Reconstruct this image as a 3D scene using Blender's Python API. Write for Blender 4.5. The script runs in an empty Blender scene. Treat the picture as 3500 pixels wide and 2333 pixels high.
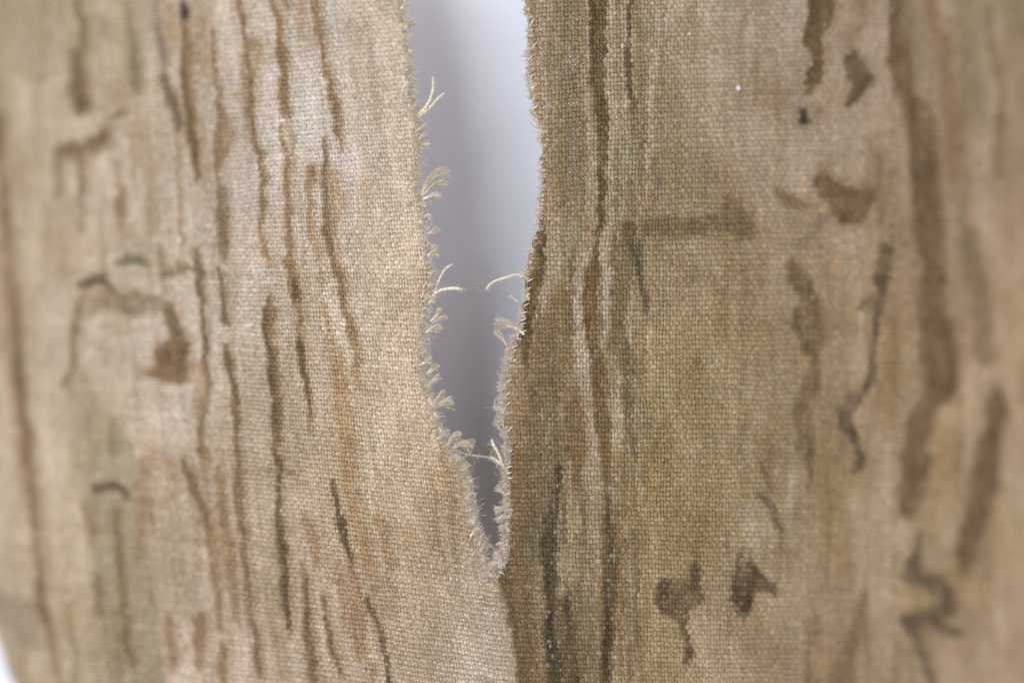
import bpy, math
import numpy as np

rng = np.random.default_rng(7)
S = bpy.context.scene
COL = S.collection

# ------------------------------------------------------------------ camera, world, lamps, exposure
SC = 7.0e-5            # metres of canvas per photograph pixel (3500 px wide picture) in the plane of focus
D = 0.50               # camera to plane of focus
cam = bpy.data.cameras.new('camera'); camo = bpy.data.objects.new('camera', cam); COL.objects.link(camo)
camo.location = (0, -D, 0); camo.rotation_euler = (math.radians(90), 0, 0)
cam.sensor_width = 36; cam.lens = 36 * D / (3500 * SC)
cam.clip_start = 0.01; cam.clip_end = 50
cam.dof.use_dof = True; cam.dof.focus_distance = D + 0.0008; cam.dof.aperture_fstop = 1.2
cam.dof.aperture_blades = 0
S.camera = camo

w = bpy.data.worlds.new('World'); S.world = w; w.use_nodes = True
bg = w.node_tree.nodes['Background']
bg.inputs[0].default_value = (1.0, 0.945, 0.93, 1); bg.inputs[1].default_value = 0.57

def lamp(name, loc, target, size, power, color):
    L = bpy.data.lights.new(name, 'AREA'); L.shape = 'RECTANGLE'; L.size = size[0]; L.size_y = size[1]
    L.energy = power; L.color = color
    o = bpy.data.objects.new(name, L); COL.objects.link(o); o.location = loc
    d = np.array(target, float) - np.array(loc, float)
    from mathutils import Vector
    o.rotation_euler = Vector(d).to_track_quat('-Z', 'Y').to_euler()
    return o
lamp('window_light', (-0.74, -1.15, 0.40), (0, 0, 0), (0.70, 0.9), 18.5, (0.84, 0.91, 1.0))
lamp('fill_light', (0.75, -1.7, 0.55), (0, 0, 0), (1.3, 1.0), 10.0, (0.90, 0.93, 1.0))  # added fill lamp, lightens the shadow in the slit

S.view_settings.view_transform = 'Standard'; S.view_settings.look = 'None'
S.view_settings.exposure = 0.0; S.view_settings.gamma = 1.0
S.view_settings.use_curve_mapping = False
S.cycles.diffuse_bounces = 8; S.cycles.max_bounces = 12

# ------------------------------------------------------------------ materials
def mat_wall():
    m = bpy.data.materials.new('white_wall_paint'); m.use_nodes = True
    nt = m.node_tree; b = nt.nodes['Principled BSDF']
    tc = nt.nodes.new('ShaderNodeTexCoord')
    n1 = nt.nodes.new('ShaderNodeTexNoise'); n1.inputs['Scale'].default_value = 420; n1.inputs['Detail'].default_value = 5
    n2 = nt.nodes.new('ShaderNodeTexNoise'); n2.inputs['Scale'].default_value = 45; n2.inputs['Detail'].default_value = 4
    nt.links.new(tc.outputs['Object'], n1.inputs['Vector']); nt.links.new(tc.outputs['Object'], n2.inputs['Vector'])
    cr = nt.nodes.new('ShaderNodeMapRange'); cr.inputs['To Min'].default_value = 0.96; cr.inputs['To Max'].default_value = 1.03
    nt.links.new(n2.outputs['Fac'], cr.inputs['Value'])
    mx = nt.nodes.new('ShaderNodeMix'); mx.data_type = 'RGBA'; mx.blend_type = 'MULTIPLY'; mx.inputs['Factor'].default_value = 1
    mx.inputs[6].default_value = (0.82, 0.825, 0.90, 1)
    nt.links.new(cr.outputs['Result'], mx.inputs[7]); nt.links.new(mx.outputs[2], b.inputs['Base Color'])
    b.inputs['Roughness'].default_value = 0.75
    bp = nt.nodes.new('ShaderNodeBump'); bp.inputs['Strength'].default_value = 0.5; bp.inputs['Distance'].default_value = 0.0010
    nt.links.new(n1.outputs['Fac'], bp.inputs['Height']); nt.links.new(bp.outputs['Normal'], b.inputs['Normal'])
    return m

def mat_linen(name, bump=0.6):
    m = bpy.data.materials.new(name); m.use_nodes = True
    nt = m.node_tree; b = nt.nodes['Principled BSDF']
    at = nt.nodes.new('ShaderNodeAttribute'); at.attribute_name = 'paint'
    tc = nt.nodes.new('ShaderNodeTexCoord')
    n = nt.nodes.new('ShaderNodeTexNoise'); n.inputs['Scale'].default_value = 2600; n.inputs['Detail'].default_value = 3
    nt.links.new(tc.outputs['Object'], n.inputs['Vector'])
    mr = nt.nodes.new('ShaderNodeMapRange'); mr.inputs['From Min'].default_value = .3; mr.inputs['From Max'].default_value = .7
    mr.inputs['To Min'].default_value = 0.74; mr.inputs['To Max'].default_value = 1.24
    nt.links.new(n.outputs['Fac'], mr.inputs['Value'])
    mx = nt.nodes.new('ShaderNodeMix'); mx.data_type = 'RGBA'; mx.blend_type = 'MULTIPLY'; mx.inputs['Factor'].default_value = 1
    nt.links.new(at.outputs['Color'], mx.inputs[6]); nt.links.new(mr.outputs['Result'], mx.inputs[7])
    nt.links.new(mx.outputs[2], b.inputs['Base Color'])
    b.inputs['Roughness'].default_value = 0.95
    b.inputs['Specular IOR Level'].default_value = 0.08
    if bump:
        bp = nt.nodes.new('ShaderNodeBump'); bp.inputs['Strength'].default_value = bump; bp.inputs['Distance'].default_value = 0.0002
        nt.links.new(n.outputs['Fac'], bp.inputs['Height']); nt.links.new(bp.outputs['Normal'], b.inputs['Normal'])
    return m
M_LINEN = mat_linen('painted_linen'); M_FIBRE = mat_linen('linen_fibre', 0)
def translucent(m, f):
    nt = m.node_tree; b = nt.nodes['Principled BSDF']; out = nt.nodes['Material Output']
    t = nt.nodes.new('ShaderNodeBsdfTranslucent'); x = nt.nodes.new('ShaderNodeMixShader'); x.inputs[0].default_value = f
    nt.links.new(b.inputs['Base Color'].links[0].from_socket, t.inputs['Color'])
    nt.links.new(b.outputs[0], x.inputs[1]); nt.links.new(t.outputs[0], x.inputs[2]); nt.links.new(x.outputs[0], out.inputs['Surface'])


# ------------------------------------------------------------------ mesh helpers
def build(name, V, F4, C, mat, parent, smooth=True):
    me = bpy.data.meshes.new(name)
    V = np.asarray(V, np.float32); F4 = np.asarray(F4, np.int32)
    me.vertices.add(len(V)); me.vertices.foreach_set('co', V.ravel())
    me.loops.add(F4.size); me.loops.foreach_set('vertex_index', F4.ravel())
    me.polygons.add(len(F4))
    me.polygons.foreach_set('loop_start', np.arange(0, F4.size, 4, dtype=np.int32))
    if smooth: me.polygons.foreach_set('use_smooth', np.ones(len(F4), bool))
    me.update(calc_edges=True)
    if C is not None:
        a = me.attributes.new('paint', 'FLOAT_COLOR', 'POINT')
        c4 = np.ones((len(V), 4), np.float32); c4[:, :3] = C; a.data.foreach_set('color', c4.ravel())
    me.materials.append(mat)
    o = bpy.data.objects.new(name, me); COL.objects.link(o)
    if parent: o.parent = parent
    return o

def norm(v): return v / np.maximum(np.linalg.norm(v, axis=-1, keepdims=True), 1e-12)

def tube(cen, lat, nor, a, b, C, sides):
    """rings along a thread -> verts, quads, colours"""
    n = len(cen); th = np.arange(sides) * 2 * np.pi / sides + np.pi / 2
    V = cen[:, None, :] + lat[:, None, :] * (a[:, None] * np.cos(th)[None])[..., None] + nor[:, None, :] * (b[:, None] * np.sin(th)[None])[..., None]
    i = np.arange(n - 1)[:, None] * sides; k = np.arange(sides)[None]; k2 = (k + 1) % sides
    F = np.stack([i + k, i + k2, i + sides + k2, i + sides + k], -1).reshape(-1, 4)
    return V.reshape(-1, 3), F, np.repeat(C, sides, 0)

def fibres_mesh(P, rad, C):
    """P (F,K,3) polylines, rad (F,) -> thin three sided tubes"""
    Fn, K, _ = P.shape
    T = norm(np.gradient(P, axis=1)); ref = norm(rng.normal(size=(Fn, 1, 3)))
    u = norm(np.cross(T, np.broadcast_to(ref, T.shape))); v = np.cross(T, u)
    tap = np.linspace(1, .45, K)[None, :, None, None] * rad[:, None, None, None]
    th = np.arange(3) * 2 * np.pi / 3
    V = P[:, :, None] + tap * (u[:, :, None] * np.cos(th)[None, None, :, None] + v[:, :, None] * np.sin(th)[None, None, :, None])
    f = np.arange(Fn)[:, None, None] * K * 3; i = np.arange(K - 1)[None, :, None] * 3; k = np.arange(3)[None, None]; k2 = (k + 1) % 3
    F = np.stack([f + i + k, f + i + k2, f + i + 3 + k2, f + i + 3 + k], -1).reshape(-1, 4)
    return V.reshape(-1, 3), F, np.repeat(C, K * 3, 0)

def lin(c):
    c = np.asarray(c, float) / 255.0
    return np.where(c <= 0.04045, c / 12.92, ((c + 0.055) / 1.055) ** 2.4)

# ------------------------------------------------------------------ smooth noise on a pixel lattice
def vnoise(p, q, cell, seed):
    r = np.random.default_rng(seed); G = r.random((256, 256))
    x = np.asarray(p) / cell + 1000.3; y = np.asarray(q) / cell + 1000.7
    xi = np.floor(x).astype(int); yi = np.floor(y).astype(int); fx = x - xi; fy = y - yi
    fx = fx * fx * (3 - 2 * fx); fy = fy * fy * (3 - 2 * fy)
    g = lambda a, b_: G[a % 256, b_ % 256]
    return (g(xi, yi) * (1 - fx) + g(xi + 1, yi) * fx) * (1 - fy) + (g(xi, yi + 1) * (1 - fx) + g(xi + 1, yi + 1) * fx) * fy

# ------------------------------------------------------------------ the wall behind the canvas
WALL_Y = 0.036
def wall():
    n = 2
    V = [(-1.6, WALL_Y, -1.2), (1.6, WALL_Y, -1.2), (1.6, WALL_Y, 1.2), (-1.6, WALL_Y, 1.2),
         (-1.6, WALL_Y + .1, -1.2), (1.6, WALL_Y + .1, -1.2), (1.6, WALL_Y + .1, 1.2), (-1.6, WALL_Y + .1, 1.2)]
    F = [(0, 1, 2, 3), (5, 4, 7, 6), (4, 0, 3, 7), (1, 5, 6, 2), (3, 2, 6, 7), (4, 5, 1, 0)]
    o = build('wall', V, F, None, mat_wall(), None, smooth=False)
    o['kind'] = 'structure'; o['label'] = 'smooth white painted wall seen through the slit in the canvas'
    return o
wall()

# ------------------------------------------------------------------ shape of the hanging cloth
# the cloth is laid out in a flat sheet grid (p to the right, q down) and hung in depth by depth()
EL = np.array([(-200, 1352), (0, 1375), (60, 1383), (120, 1390), (200, 1396), (270, 1404), (330, 1411), (400, 1419), (450, 1427), (500, 1431),
      (560, 1427), (600, 1419), (650, 1437), (700, 1443), (750, 1453), (800, 1458), (850, 1463), (900, 1470), (940, 1477), (1000, 1472),
      (1050, 1458), (1100, 1453), (1150, 1450), (1200, 1446), (1250, 1443), (1300, 1453), (1350, 1463), (1400, 1483), (1450, 1498),
      (1500, 1513), (1540, 1542), (1600, 1580), (1650, 1596), (1700, 1606), (1750, 1610), (1800, 1627), (1850, 1647), (1900, 1650),
      (1940, 1658), (1962, 1680)], float)
ER = np.array([(-200, 1790), (0, 1796), (60, 1802), (115, 1807), (200, 1803), (250, 1801), (330, 1808), (390, 1822), (440, 1840), (500, 1848),
      (600, 1845), (700, 1840), (780, 1828), (840, 1816), (900, 1803), (945, 1792), (1000, 1788), (1060, 1779), (1100, 1777), (1150, 1758),
      (1200, 1744), (1250, 1728), (1300, 1719), (1350, 1715), (1400, 1711), (1450, 1714), (1490, 1726), (1520, 1732), (1560, 1733), (1600, 1724),
      (1650, 1726), (1700, 1729), (1750, 1731), (1800, 1727), (1850, 1725), (1900, 1722), (1930, 1712), (1962, 1690)], float)
TIP = 1960.0
def el(q): return np.interp(q, EL[:, 0], EL[:, 1])
def er(q): return np.interp(q, ER[:, 0], ER[:, 1])
def ridge(q): return np.where(q < TIP, 0.5 * (el(q) + er(q)), 1688 + (q - TIP) * 0.225)

_qq = np.arange(-600, 2700, 10.0)
_l = np.where(_qq < TIP, el(_qq), ridge(_qq)); _r = np.where(_qq < TIP, er(_qq), ridge(_qq))
_k = np.exp(-.5 * (np.arange(-24, 25) / 9.0) ** 2); _k /= _k.sum()
ES = np.stack([_qq, np.convolve(np.pad(_l, 24, 'edge'), _k, 'valid'), np.convolve(np.pad(_r, 24, 'edge'), _k, 'valid')], -1)
def depth(p, q):
    p = np.asarray(p, float); q = np.asarray(q, float)
    x = (p - 1725) / 1740
    d = 0.030 * x * x
    els = np.interp(q, ES[:, 0], ES[:, 1]); ers = np.interp(q, ES[:, 0], ES[:, 2])
    u = p - .5 * (els + ers); half = .5 * (ers - els)
    v = np.maximum(np.abs(u) - half, 0)
    amp = np.interp(q, [0, 900, 1700, 2000, 2400], [0.0005, 0.0007, 0.0012, 0.0025, 0.0029])
    d = d - amp * (np.exp(-np.sqrt(v * v + 10 ** 2) / 95) - .6)
    # upper part of the left flap hangs back a little
    left = 1 / (1 + np.exp(u / 40))
    d = d + left * 0.0058 * np.clip(1 - q / 900, 0, 1.2) * np.exp(-v / 700)
    d = d + 0.0011 * np.sin(p / 310 + q / 900 + .6) + 0.0008 * np.sin(p / 170 - q / 600)
    return d - 0.0002
def to3d(p, q, d):
    t = (D + d) / D
    return np.stack([(p - 1750) * SC * t, np.broadcast_to(d, np.shape(p)), (1166.5 - q) * SC * t], -1)
def surf(p, q): return to3d(p, q, depth(p, q))

# ------------------------------------------------------------------ paint on the cloth (bark-like brush marks, and light and shade of the fold)
GX0, GY0, GS = -200.0, -480.0, 3.0
gx = np.arange(GX0, 3800, GS); gy = np.arange(GY0, 2560, GS)
PX, PY = np.meshgrid(gx, gy)
bxs = [0, 300, 700, 1150, 1450, 1600, 1800, 2100, 2400, 2700, 3000, 3500]
bys = [0, 600, 1200, 1800, 2333]
BASE = [
 [(152,137,110),(165,150,124),(184,170,150),(194,184,172),(186,168,140),(186,166,138),(176,152,120),(162,147,116),(165,148,120),(165,148,125),(170,150,130),(152,137,110)],
 [(165,148,122),(175,160,140),(182,168,150),(194,184,172),(184,167,142),(184,166,140),(172,149,118),(152,137,104),(152,134,102),(165,145,120),(165,145,120),(165,145,125)],
 [(172,156,134),(180,164,146),(182,168,150),(180,164,138),(180,160,130),(180,160,130),(172,148,114),(152,134,98),(158,140,108),(158,140,110),(165,144,118),(165,145,125)],
 [(172,154,130),(172,155,128),(177,159,135),(174,154,124),(174,154,124),(174,152,122),(150,126,90),(148,128,92),(156,138,106),(162,144,115),(160,140,112),(165,147,128)],
 [(165,148,125),(168,151,124),(173,153,129),(172,152,124),(176,158,134),(182,168,148),(152,130,96),(152,132,97),(160,140,108),(160,140,112),(162,142,116),(165,146,130)]]
BASE = np.array(BASE, float)
BASE[:, :6] += np.array([9, 8, 6]); BASE[:, :2] += np.array([4, 3, 2]); BASE[:, -1] += np.array([12, 7, -6]); BASE[2:, 7:] += np.array([2, 0, -6]); BASE[:, :2] += np.array([0, 0, -5]); BASE[:, -2] += np.array([6, 4, 0])
def base_rgb(X, Y):
    out = np.zeros(X.shape + (3,))
    for ch in range(3):
        rows = np.stack([np.interp(X[0], bxs, BASE[r, :, ch]) for r in range(5)])
        for k in range(X.shape[1]): pass
        yi = np.interp(Y[:, 0], bys, np.arange(5)); y0 = np.clip(np.floor(yi).astype(int), 0, 3); f = (yi - y0)[:, None]
        out[..., ch] = rows[y0] * (1 - f) + rows[y0 + 1] * f
    return out
IMG = base_rgb(PX, PY)
# loose washes
for cell, amt, sd in ((260, 24, 1), (110, 22, 2), (45, 18, 3), (18, 9, 4)):
    n = vnoise(PX, PY * .45, cell, sd) - .5
    IMG += (n * amt)[..., None] * np.array([.9, .95, 1.1])
n = vnoise(PX, PY * .35, 90, 11); IMG += np.clip(n - .6, 0, 1)[..., None] * np.array([-10, -20, -34])
DK = (98, 80, 56); OL = (124, 102, 69); OC = (168, 138, 100); BR = (144, 114, 77); GR = (134, 125, 90); GY = (130, 114, 94)
LT = (182, 170, 150); DO = (98, 84, 52); RB = (120, 97, 68)
WX = (vnoise(PX, PY, 34, 21) - .5) * 17 + (vnoise(PX, PY * .7, 11, 22) - .5) * 10
WY = (vnoise(PX, PY, 26, 23) - .5) * 16
STREAK = vnoise(PX, PY * .12, 7, 31) * .6 + vnoise(PX, PY * .3, 16, 32) * .4
BLOT = vnoise(PX, PY * .6, 34, 33)
def stroke(col, al, pts, soft=5.0, dry=.55):
    pts = np.array(pts, float); m = pts[:, 2].max() + 30
    x0 = int(max(0, (pts[:, 0].min() - m - GX0) / GS)); x1 = int(min(len(gx), (pts[:, 0].max() + m - GX0) / GS + 1))
    y0 = int(max(0, (pts[:, 1].min() - m - GY0) / GS)); y1 = int(min(len(gy), (pts[:, 1].max() + m - GY0) / GS + 1))
    if x1 <= x0 or y1 <= y0: return
    sl = np.s_[y0:y1, x0:x1]
    X = PX[sl] + WX[sl]; Y = PY[sl] + WY[sl]
    best = np.full(X.shape, 1e9)
    if len(pts) == 1: pts = np.vstack([pts, pts + [0.1, 0, 0]])
    for a, b in zip(pts[:-1], pts[1:]):
        dx, dy = b[0] - a[0], b[1] - a[1]
        t = np.clip(((X - a[0]) * dx + (Y - a[1]) * dy) / max(dx * dx + dy * dy, 1e-6), 0, 1)
        dd = np.hypot(X - a[0] - t * dx, Y - a[1] - t * dy) - (a[2] + (b[2] - a[2]) * t) / 2
        best = np.minimum(best, dd)
    A = np.clip(.5 - best / (2 * soft), 0, 1); A = A * A * (3 - 2 * A)
    A = A * al * (1 - dry + dry * np.clip(STREAK[sl] * 1.1 + BLOT[sl] * .9 - .25, 0, 1.25))
    A = np.clip(A, 0, 1)[..., None]
    IMG[sl] = IMG[sl] * (1 - A) + np.array(col, float) * A

MOT = vnoise(PX, PY * .8, 44, 35) * .5 + vnoise(PX, PY * .7, 19, 36) * .5
def blot(col, al, poly, soft=9.0, dry=.7):
    poly = np.array(poly, float); m = 40
    x0 = int(max(0, (poly[:, 0].min() - m - GX0) / GS)); x1 = int(min(len(gx), (poly[:, 0].max() + m - GX0) / GS + 1))
    y0 = int(max(0, (poly[:, 1].min() - m - GY0) / GS)); y1 = int(min(len(gy), (poly[:, 1].max() + m - GY0) / GS + 1))
    sl = np.s_[y0:y1, x0:x1]; X = PX[sl] + WX[sl] * 1.2; Y = PY[sl] + WY[sl] * 1.1
    best = np.full(X.shape, 1e9); ins = np.zeros(X.shape, bool)
    for a, b in zip(poly, np.roll(poly, -1, 0)):
        dx, dy = b - a
        t = np.clip(((X - a[0]) * dx + (Y - a[1]) * dy) / max(dx * dx + dy * dy, 1e-6), 0, 1)
        best = np.minimum(best, np.hypot(X - a[0] - t * dx, Y - a[1] - t * dy))
        if dy != 0: ins ^= ((a[1] > Y) != (b[1] > Y)) & (X < a[0] + dx * (Y - a[1]) / dy)
    d = np.where(ins, -best, best) - 2
    A = np.clip(.5 - d / (2 * soft), 0, 1); A = A * A * (3 - 2 * A)
    A = np.clip(A * al * (1 - dry + dry * np.clip((MOT[sl] - .5) * 2.3 + 1.02 + (STREAK[sl] - .5) * .5, 0, 1.3)), 0, 1)[..., None]
    tone = np.array(col, float) + ((BLOT[sl] - .5) * 34)[..., None] * np.array([1, .85, .7])
    IMG[sl] = IMG[sl] * (1 - A) + tone * A
ST = []
def s_(c, a, *pts, **k):
    if not k:                                   # brush strokes proper (washes carry their own softness)
        f = 1.04
        xm = np.mean([t[0] for t in pts]); 
        if 1740 < xm < 2190: f = 1.1
        if xm < 850 or xm > 2500: f = 1.14
        pts = [(x, y, w_ * f + 2) for x, y, w_ in pts]; k = dict(dry=.38, soft=13 if xm > 2950 else 12 if xm < 600 else 9 if xm > 2700 else 6 if xm > 2230 else 7 if xm < 850 else 5); a = min(1, a * 1.08)
        if np.mean(c) < 150:                    # thin ochre wash bleeding out beside the darker line
            ST.append(((156, 128, 92), .42 * a, [(x + 5 + .1 * w_, y, w_ * 1.45 + 9) for x, y, w_ in pts], dict(soft=9, dry=.75)))
    ST.append((c, a, pts, k))
W = dict(soft=26, dry=.5)
# --- washes
s_((148, 134, 98), .4, (60, 60, 240), (220, 120, 240), (120, 200, 160), **W); s_(GR, .5, (390, 1540, 150), (390, 1700, 190), (400, 1850, 180), (430, 2000, 190), (450, 2150, 200), (470, 2340, 190), soft=16, dry=.4)
s_((138, 124, 102), .6, (-10, 2080, 130), (70, 2110, 120), (110, 2190, 60), **W)
s_((156, 130, 95), .4, (75, 560, 60), (75, 640, 80), **W); s_(OC, .35, (300, 850, 70), (420, 790, 90), (520, 760, 60), **W)
s_((150, 132, 94), .45, (330, 1420, 80), (350, 1500, 90), **W)
# --- left flap, upper
s_(OL, .85, (265, 0, 22), (283, 100, 20), (285, 160, 16)); s_(OL, .95, (262, 185, 36), (268, 300, 50), (280, 365, 46)); s_(DK, .5, (268, 200, 24), (272, 300, 26), (282, 360, 30))
s_(GR, .75, (432, 20, 14), (450, 100, 26), (455, 200, 38), (462, 290, 40)); s_(GR, .5, (355, 90, 40), (370, 130, 20))
s_(GY, .85, (532, 0, 10), (550, 130, 14), (566, 265, 18), (590, 350, 28), (612, 430, 26), (617, 450, 8)); s_(DK, .6, (566, 265, 16), (596, 360, 12), (612, 440, 12))
s_(BR, .6, (608, 470, 8), (612, 640, 12), (622, 800, 8), (625, 860, 6))
s_((62, 52, 42), .95, (630, 10, 16), (632, 60, 20), (628, 72, 8)); s_(BR, .9, (636, 90, 24), (643, 200, 36), (642, 300, 28), (650, 380, 36), (665, 480, 34), (672, 540, 24), (681, 625, 8))
s_(DK, .7, (628, 90, 8), (632, 200, 10), (634, 300, 9), (648, 400, 14), (668, 500, 14), (680, 610, 8))
s_(OC, .6, (572, 10, 16), (585, 100, 26), (590, 130, 16)); s_(OC, .4, (690, 60, 30), (690, 250, 26))
s_(BR, .7, (722, 100, 8), (733, 230, 14), (750, 330, 18), (762, 420, 40)); s_((158, 126, 88), .85, (762, 420, 34), (768, 480, 54), (758, 520, 44), (750, 570, 20), (750, 600, 10)); s_(OL, .6, (748, 350, 10), (748, 500, 18), (750, 560, 16))
s_(OL, .75, (752, 620, 14), (760, 700, 28), (760, 780, 36), (762, 850, 30), (765, 885, 12))
s_(OC, .65, (850, 130, 20), (870, 175, 70), (838, 200, 40)); s_(OC, .5, (815, 335, 26), (850, 340, 20))
s_((150, 120, 84), .9, (818, 0, 22), (828, 60, 14), (838, 115, 12), (843, 200, 32), (852, 300, 34), (860, 400, 26), (872, 470, 20), (888, 530, 14), (897, 610, 16), (893, 700, 22), (888, 790, 16))
s_(OL, .75, (826, 55, 10), (840, 130, 8), (848, 240, 8), (858, 360, 10), (876, 480, 10), (896, 610, 9), (902, 700, 14), (890, 780, 8))
s_(BR, .85, (930, 0, 18), (950, 70, 24), (962, 170, 26), (968, 250, 24), (972, 330, 34), (978, 390, 26)); s_(OL, .6, (945, 60, 9), (958, 170, 10), (970, 270, 12), (974, 340, 14))
s_(BR, .8, (960, 430, 14), (975, 520, 16), (985, 620, 20), (985, 740, 24), (988, 900, 22), (997, 960, 18))
s_(OC, .8, (1027, 0, 10), (1034, 130, 8)); s_((150, 121, 84), .9, (1078, 0, 26), (1095, 100, 26), (1108, 200, 16), (1120, 250, 22), (1142, 350, 24), (1158, 440, 24), (1168, 512, 8))
s_(OL, .4, (1085, 30, 9), (1098, 130, 8), (1122, 270, 8), (1145, 380, 8))
s_(BR, .7, (970, 0, 16), (980, 34, 8)); s_(BR, .75, (1070, 580, 32), (1055, 650, 16), (1062, 720, 18), (1062, 800, 12)); s_(OC, .35, (1090, 600, 24), (1085, 640, 14))
s_(OL, .85, (1114, 470, 7), (1115, 560, 14), (1113, 650, 20), (1112, 740, 24), (1120, 800, 24)); s_(OC, .6, (1140, 590, 26), (1150, 680, 60), (1150, 740, 30))
s_((178, 156, 124), .5, (1200, 60, 20), (1210, 250, 30), (1230, 400, 22), (1250, 560, 40), (1260, 760, 30), **dict(soft=12, dry=.8)); s_((178, 156, 124), .5, (1260, 60, 20), (1275, 250, 30), (1275, 400, 22), **dict(soft=12, dry=.8))
s_(OL, .85, (352, 462, 36), (330, 490, 42), (270, 510, 46), (200, 520, 34)); s_(RB, .5, (345, 470, 26), (290, 500, 26))
s_(OL, .6, (285, 545, 36), (285, 640, 30)); s_(OL, .45, (272, 560, 18), (280, 720, 14), (283, 780, 18)); s_(OL, .35, (205, 560, 24), (200, 660, 26))
s_(OL, .85, (395, 396, 18), (414, 384, 20)); s_(BR, .7, (408, 560, 10), (410, 640, 16), (415, 700, 26), (412, 790, 14)); s_(OC, .4, (470, 430, 28), (480, 530, 28), (512, 610, 12))
s_(OL, .85, (-8, 400, 36), (-2, 460, 34), (5, 600, 20), (15, 680, 30), (25, 800, 26), (22, 900, 34), (45, 1050, 40), (58, 1200, 34), (68, 1360, 40), (90, 1550, 32))
s_(OC, .6, (12, 850, 30), (22, 1050, 30), (36, 1250, 26), (50, 1400, 22), (70, 1550, 22)); s_(DK, .4, (60, 1200, 14), (74, 1350, 16), (96, 1500, 14))
# --- left flap, knot
s_((140, 118, 88), .55, (300, 1300, 16), (256, 1230, 24), (256, 1140, 30), (285, 1060, 30), (350, 1010, 34), (450, 1000, 34), (540, 1025, 34), (592, 1085, 36), (625, 1180, 40), (632, 1260, 34), (560, 1284, 22), (460, 1272, 14), soft=13, dry=.35)
s_((190, 174, 154), .5, (330, 1150, 70), (430, 1200, 80), (500, 1160, 60), soft=22, dry=.3)
s_(DK, .95, (275, 975, 14), (310, 960, 24), (345, 948, 24), (375, 968, 14), (392, 995, 8)); s_(OL, .65, (285, 1015, 16), (262, 1080, 18), (252, 1160, 16), (250, 1260, 12), (222, 1320, 18)); s_(OC, .45, (300, 1010, 30), (350, 1010, 22))
s_(GY, .35, (313, 1075, 14), (345, 1040, 20), (420, 1020, 30)); s_(OL, .9, (577, 1045, 20), (595, 1110, 40), (620, 1180, 46), (635, 1240, 28), (630, 1295, 16)); s_(GY, .6, (590, 1080, 14), (612, 1150, 22))
s_(BR, .9, (632, 1295, 20), (590, 1285, 24), (530, 1270, 18), (490, 1268, 8)); s_(BR, .8, (580, 1215, 90), (590, 1250, 80)); s_((150, 132, 104), .35, (360, 1117, 26), (450, 1126, 24), (520, 1118, 30), soft=14, dry=.5); s_((150, 130, 106), .3, (300, 1180, 14), (380, 1196, 20), (450, 1202, 12), soft=12, dry=.5)
s_(LT, .6, (545, 1100, 34), (550, 1150, 30)); s_(LT, .5, (340, 1140, 30), (480, 1170, 26)); s_(LT, .45, (200, 1000, 30), (205, 1200, 26), **W)
s_((112, 102, 72), .85, (412, 900, 20), (440, 890, 24), (470, 885, 28), (500, 905, 14)); s_(GR, .45, (440, 830, 90), (490, 850, 60), **W)
s_(GR, .8, (545, 850, 16), (555, 920, 24), (562, 1000, 10)); s_(OL, .8, (560, 935, 12), (612, 920, 12), (660, 918, 10)); s_(OL, .7, (612, 890, 10), (614, 920, 12))
s_(OL, .9, (663, 855, 12), (680, 920, 24), (695, 1030, 20), (697, 1090, 10), (692, 1120, 14), (703, 1200, 16), (712, 1320, 16), (695, 1400, 20), (688, 1540, 24)); s_(DK, .5, (676, 890, 12), (692, 1020, 10), (704, 1220, 8))
s_(OC, .6, (685, 1250, 24), (690, 1350, 34), (680, 1420, 24))
s_(OL, .85, (740, 920, 11), (762, 975, 15), (772, 1060, 14), (775, 1090, 24), (790, 1112, 8)); s_((150, 118, 82), .9, (888, 750, 16), (893, 800, 20), (912, 870, 20), (935, 920, 8))
s_(BR, .85, (997, 900, 22), (1007, 975, 38), (1018, 1040, 32), (1027, 1130, 18), (1025, 1180, 28), (1037, 1260, 26), (1050, 1340, 18), (1060, 1420, 14), (1058, 1470, 7)); s_(DK, .75, (1005, 960, 16), (1014, 1020, 20)); s_(DK, .8, (1025, 1170, 16), (1036, 1250, 18), (1050, 1340, 12), (1058, 1420, 8))
s_(OL, .9, (918, 1000, 9), (925, 1060, 34), (915, 1110, 28), (922, 1180, 24), (935, 1260, 36), (943, 1340, 32), (950, 1420, 40), (945, 1500, 26), (942, 1540, 24)); s_(DK, .6, (916, 1020, 10), (905, 1110, 12), (922, 1200, 14), (932, 1280, 14), (946, 1400, 18), (950, 1450, 14)); s_(BR, .4, (930, 1060, 14), (938, 1250, 14))
s_(OL, .85, (770, 1180, 11), (787, 1250, 20), (803, 1330, 24), (808, 1400, 22), (810, 1480, 14), (812, 1550, 14)); s_(DK, .6, (775, 1195, 9), (790, 1265, 12), (806, 1360, 12))
s_(OC, .8, (1063, 750, 16), (1075, 850, 20), (1092, 910, 18), (1097, 980, 8)); s_((146, 117, 80), .9, (1118, 770, 26), (1135, 850, 26), (1165, 960, 30), (1180, 1060, 22), (1210, 1170, 26), (1222, 1250, 14)); s_(OL, .7, (1118, 770, 14), (1130, 830, 12), (1150, 910, 9), (1175, 1050, 8))
s_((174, 138, 96), .75, (1088, 1000, 16), (1120, 1090, 26), (1140, 1190, 40), (1160, 1290, 50), (1170, 1380, 60), (1190, 1460, 56), (1195, 1540, 56), soft=9, dry=.7); s_((176, 137, 94), .7, (1210, 1260, 26), (1230, 1330, 20))
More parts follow.
